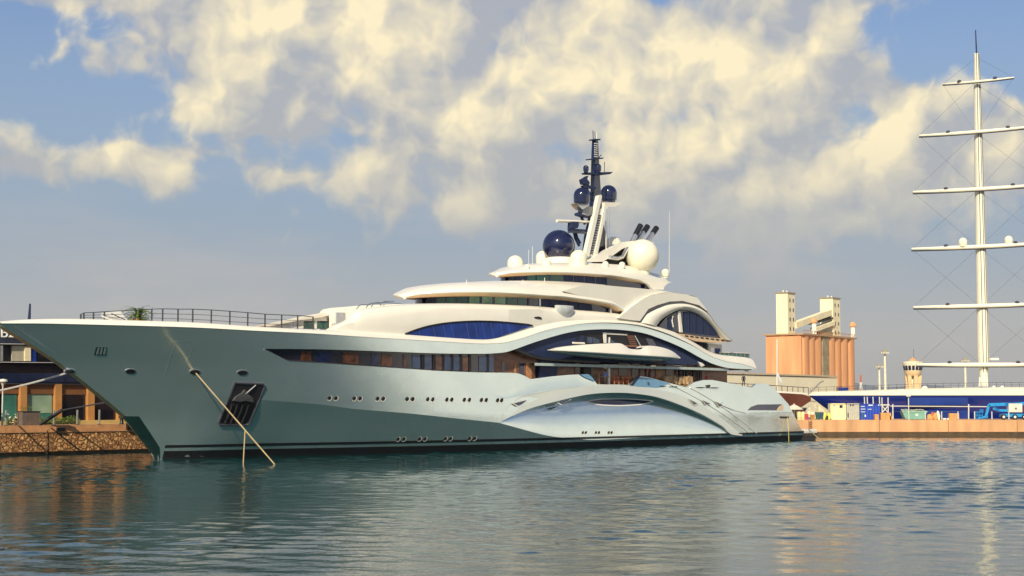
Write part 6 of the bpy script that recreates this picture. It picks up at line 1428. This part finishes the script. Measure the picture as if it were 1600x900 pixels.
# control tower
cy = 420.0; c0 = at_y(1427, 610, cy); ct = thing('control_tower', 'small round port control tower with ring of slanted windows on orange piers', 'tower', (c0.x, cy, 2.3)); k = cy / FPX
zz = lambda y: at_y(1427, y, cy).z - 2.3
MB().lathe([(10.5 * k, zz(587)), (12.5 * k, zz(583)), (13 * k, zz(580)), (15.5 * k, zz(569)), (16.4 * k, zz(566.5)), (16.4 * k, zz(565.5)), (9 * k, zz(564.6)), (.01, zz(564))], (0, 0, 0), 24).build('cabin', mat('tower_white', (.78, .72, .55), .7), ct, smooth=30)
MB().lathe([(10.6 * k, zz(587.2)), (12.8 * k, zz(583.2)), (13.1 * k, zz(579.5))], (0, 0, 0), 24).build('cabin_base', mat('tower_orange', (.70, .50, .28), .8), ct, smooth=30); MB().lathe([(6 * k, zz(564.8)), (5 * k, zz(561.5)), (2 * k, zz(560)), (.01, zz(558))], (0, 0, 0), 16).build('roof_cap', M_silo, ct, smooth=40)
for i in range(16):
    a = 2 * math.pi * (i + .5) / 16; r0, r1 = 13.5 * k, 15.0 * k; t_ = Vector((-math.sin(a), math.cos(a), 0)) * .36; d = Vector((math.cos(a), math.sin(a), 0)); b0, b1 = d * (r0 + .06) + Vector((0, 0, zz(578.5))), d * (r1 + .06) + Vector((0, 0, zz(571.5)))
    MB().add([b0 - t_, b0 + t_, b1 + t_, b1 - t_] + [v - d * .2 for v in (b0 - t_, b0 + t_, b1 + t_, b1 - t_)], [(0, 1, 2, 3), (7, 6, 5, 4), (0, 1, 5, 4), (1, 2, 6, 5), (2, 3, 7, 6), (3, 0, 4, 7)]).build('window', M_navy, ct)
for i in range(6):
    a = 2 * math.pi * i / 6 - .35; MB().loft([[(math.cos(a) * r_ * k + dx, math.sin(a) * r_ * k + dy, z) for dx, dy in ((-.5, -.4), (.5, -.4), (.5, .4), (-.5, .4))] for r_, z in ((8, 0), (8.6, zz(600)), (10, zz(587)))]).build('pier', bpy.data.materials['tower_orange'], ct)
MB().lathe([(3.2 * k, 0), (3.2 * k, zz(587))], (0, 0, 0), 14).build('lift_shaft', bpy.data.materials['tower_white'], ct, smooth=40); MB().tube([(.3, 0, zz(560)), (.3, 0, zz(545))], .05, 5).build('antenna', M_rail, ct)


def flood(x, ytop, Y, lab):
    p = at_y(x, 612, Y); h_ = at_y(x, ytop, Y).z - 2.3; r_ = thing('floodlight_mast', lab, 'light mast', (p.x, Y, 2.3), 0, 'port floodlight masts'); k = Y / FPX
    MB().tube([(0, 0, 0), (0, 0, h_)], .42, 10, .26).build('pole', mat('mast_cream', (.70, .66, .50), .6) if not bpy.data.materials.get('mast_cream') else bpy.data.materials['mast_cream'], r_); MB().lathe([(.4, h_ - .5), (4.4 * k, h_ - .1), (4.4 * k, h_ + .1), (.4, h_ + .5)], (0, 0, 0), 14).build('ring', M_silog, r_)
    for i in range(6): a = i * math.pi / 3; MB().box((math.cos(a) * 4.6 * k, math.sin(a) * 4.6 * k, h_ - .25), (.7, .7, .5)).build('floodlight', M_cgrey, r_)


flood(1383.5, 550, 400, 'tall cream floodlight mast left of the control tower'); flood(1374.5, 572, 470, 'shorter cream floodlight mast standing beside the tallest one'); flood(1509, 562.5, 430, 'cream floodlight mast just left of the white sail mast')
p = at_y(1345, 612, 620); lt = thing('lattice_mast', 'thin red and white lattice mast right of the orange silo', 'mast', (p.x, 620, 2.3)); h_ = at_y(1345, 586, 620).z - 2.3
for i in range(5):
    mb = MB(); z0, z1 = h_ * i / 5, h_ * (i + 1) / 5
    for dx, dy in ((-.6, -.6), (.6, -.6), (0, .6)): f0, f1 = 1 - .12 * i, 1 - .12 * (i + 1); mb.tube([(dx * f0, dy * f0, z0), (dx * f1, dy * f1, z1)], .12, 5)
    mb.tube([(-.6, -.6, z0), (.5, -.5, z1)], .07, 5); mb.tube([(.6, -.6, z0), (-.5, -.5, z1)], .07, 5); mb.build('lattice_section', M_white if i % 2 else mat('mast_red', (.5, .12, .06), .7) if i == 0 else (bpy.data.materials['mast_red'] if i % 2 == 0 else M_white), lt)

# ---- thin sea haze round the whole harbour
hz = MB().box((0, 3300, 74.5), (15000, 7600, 151)).build('haze', bpy.data.materials.new('haze_air'), kind='stuff')
m = hz.data.materials[0]; m.use_nodes = True; N_ = m.node_tree.nodes; N_.remove(N_['Principled BSDF']); v = N_.new('ShaderNodeVolumePrincipled'); v.inputs['Density'].default_value = 0.00005; v.inputs['Color'].default_value = (.80, .86, .95, 1); v.inputs['Anisotropy'].default_value = 0.2
m.node_tree.links.new(v.outputs[0], N_['Material Output'].inputs['Volume'])
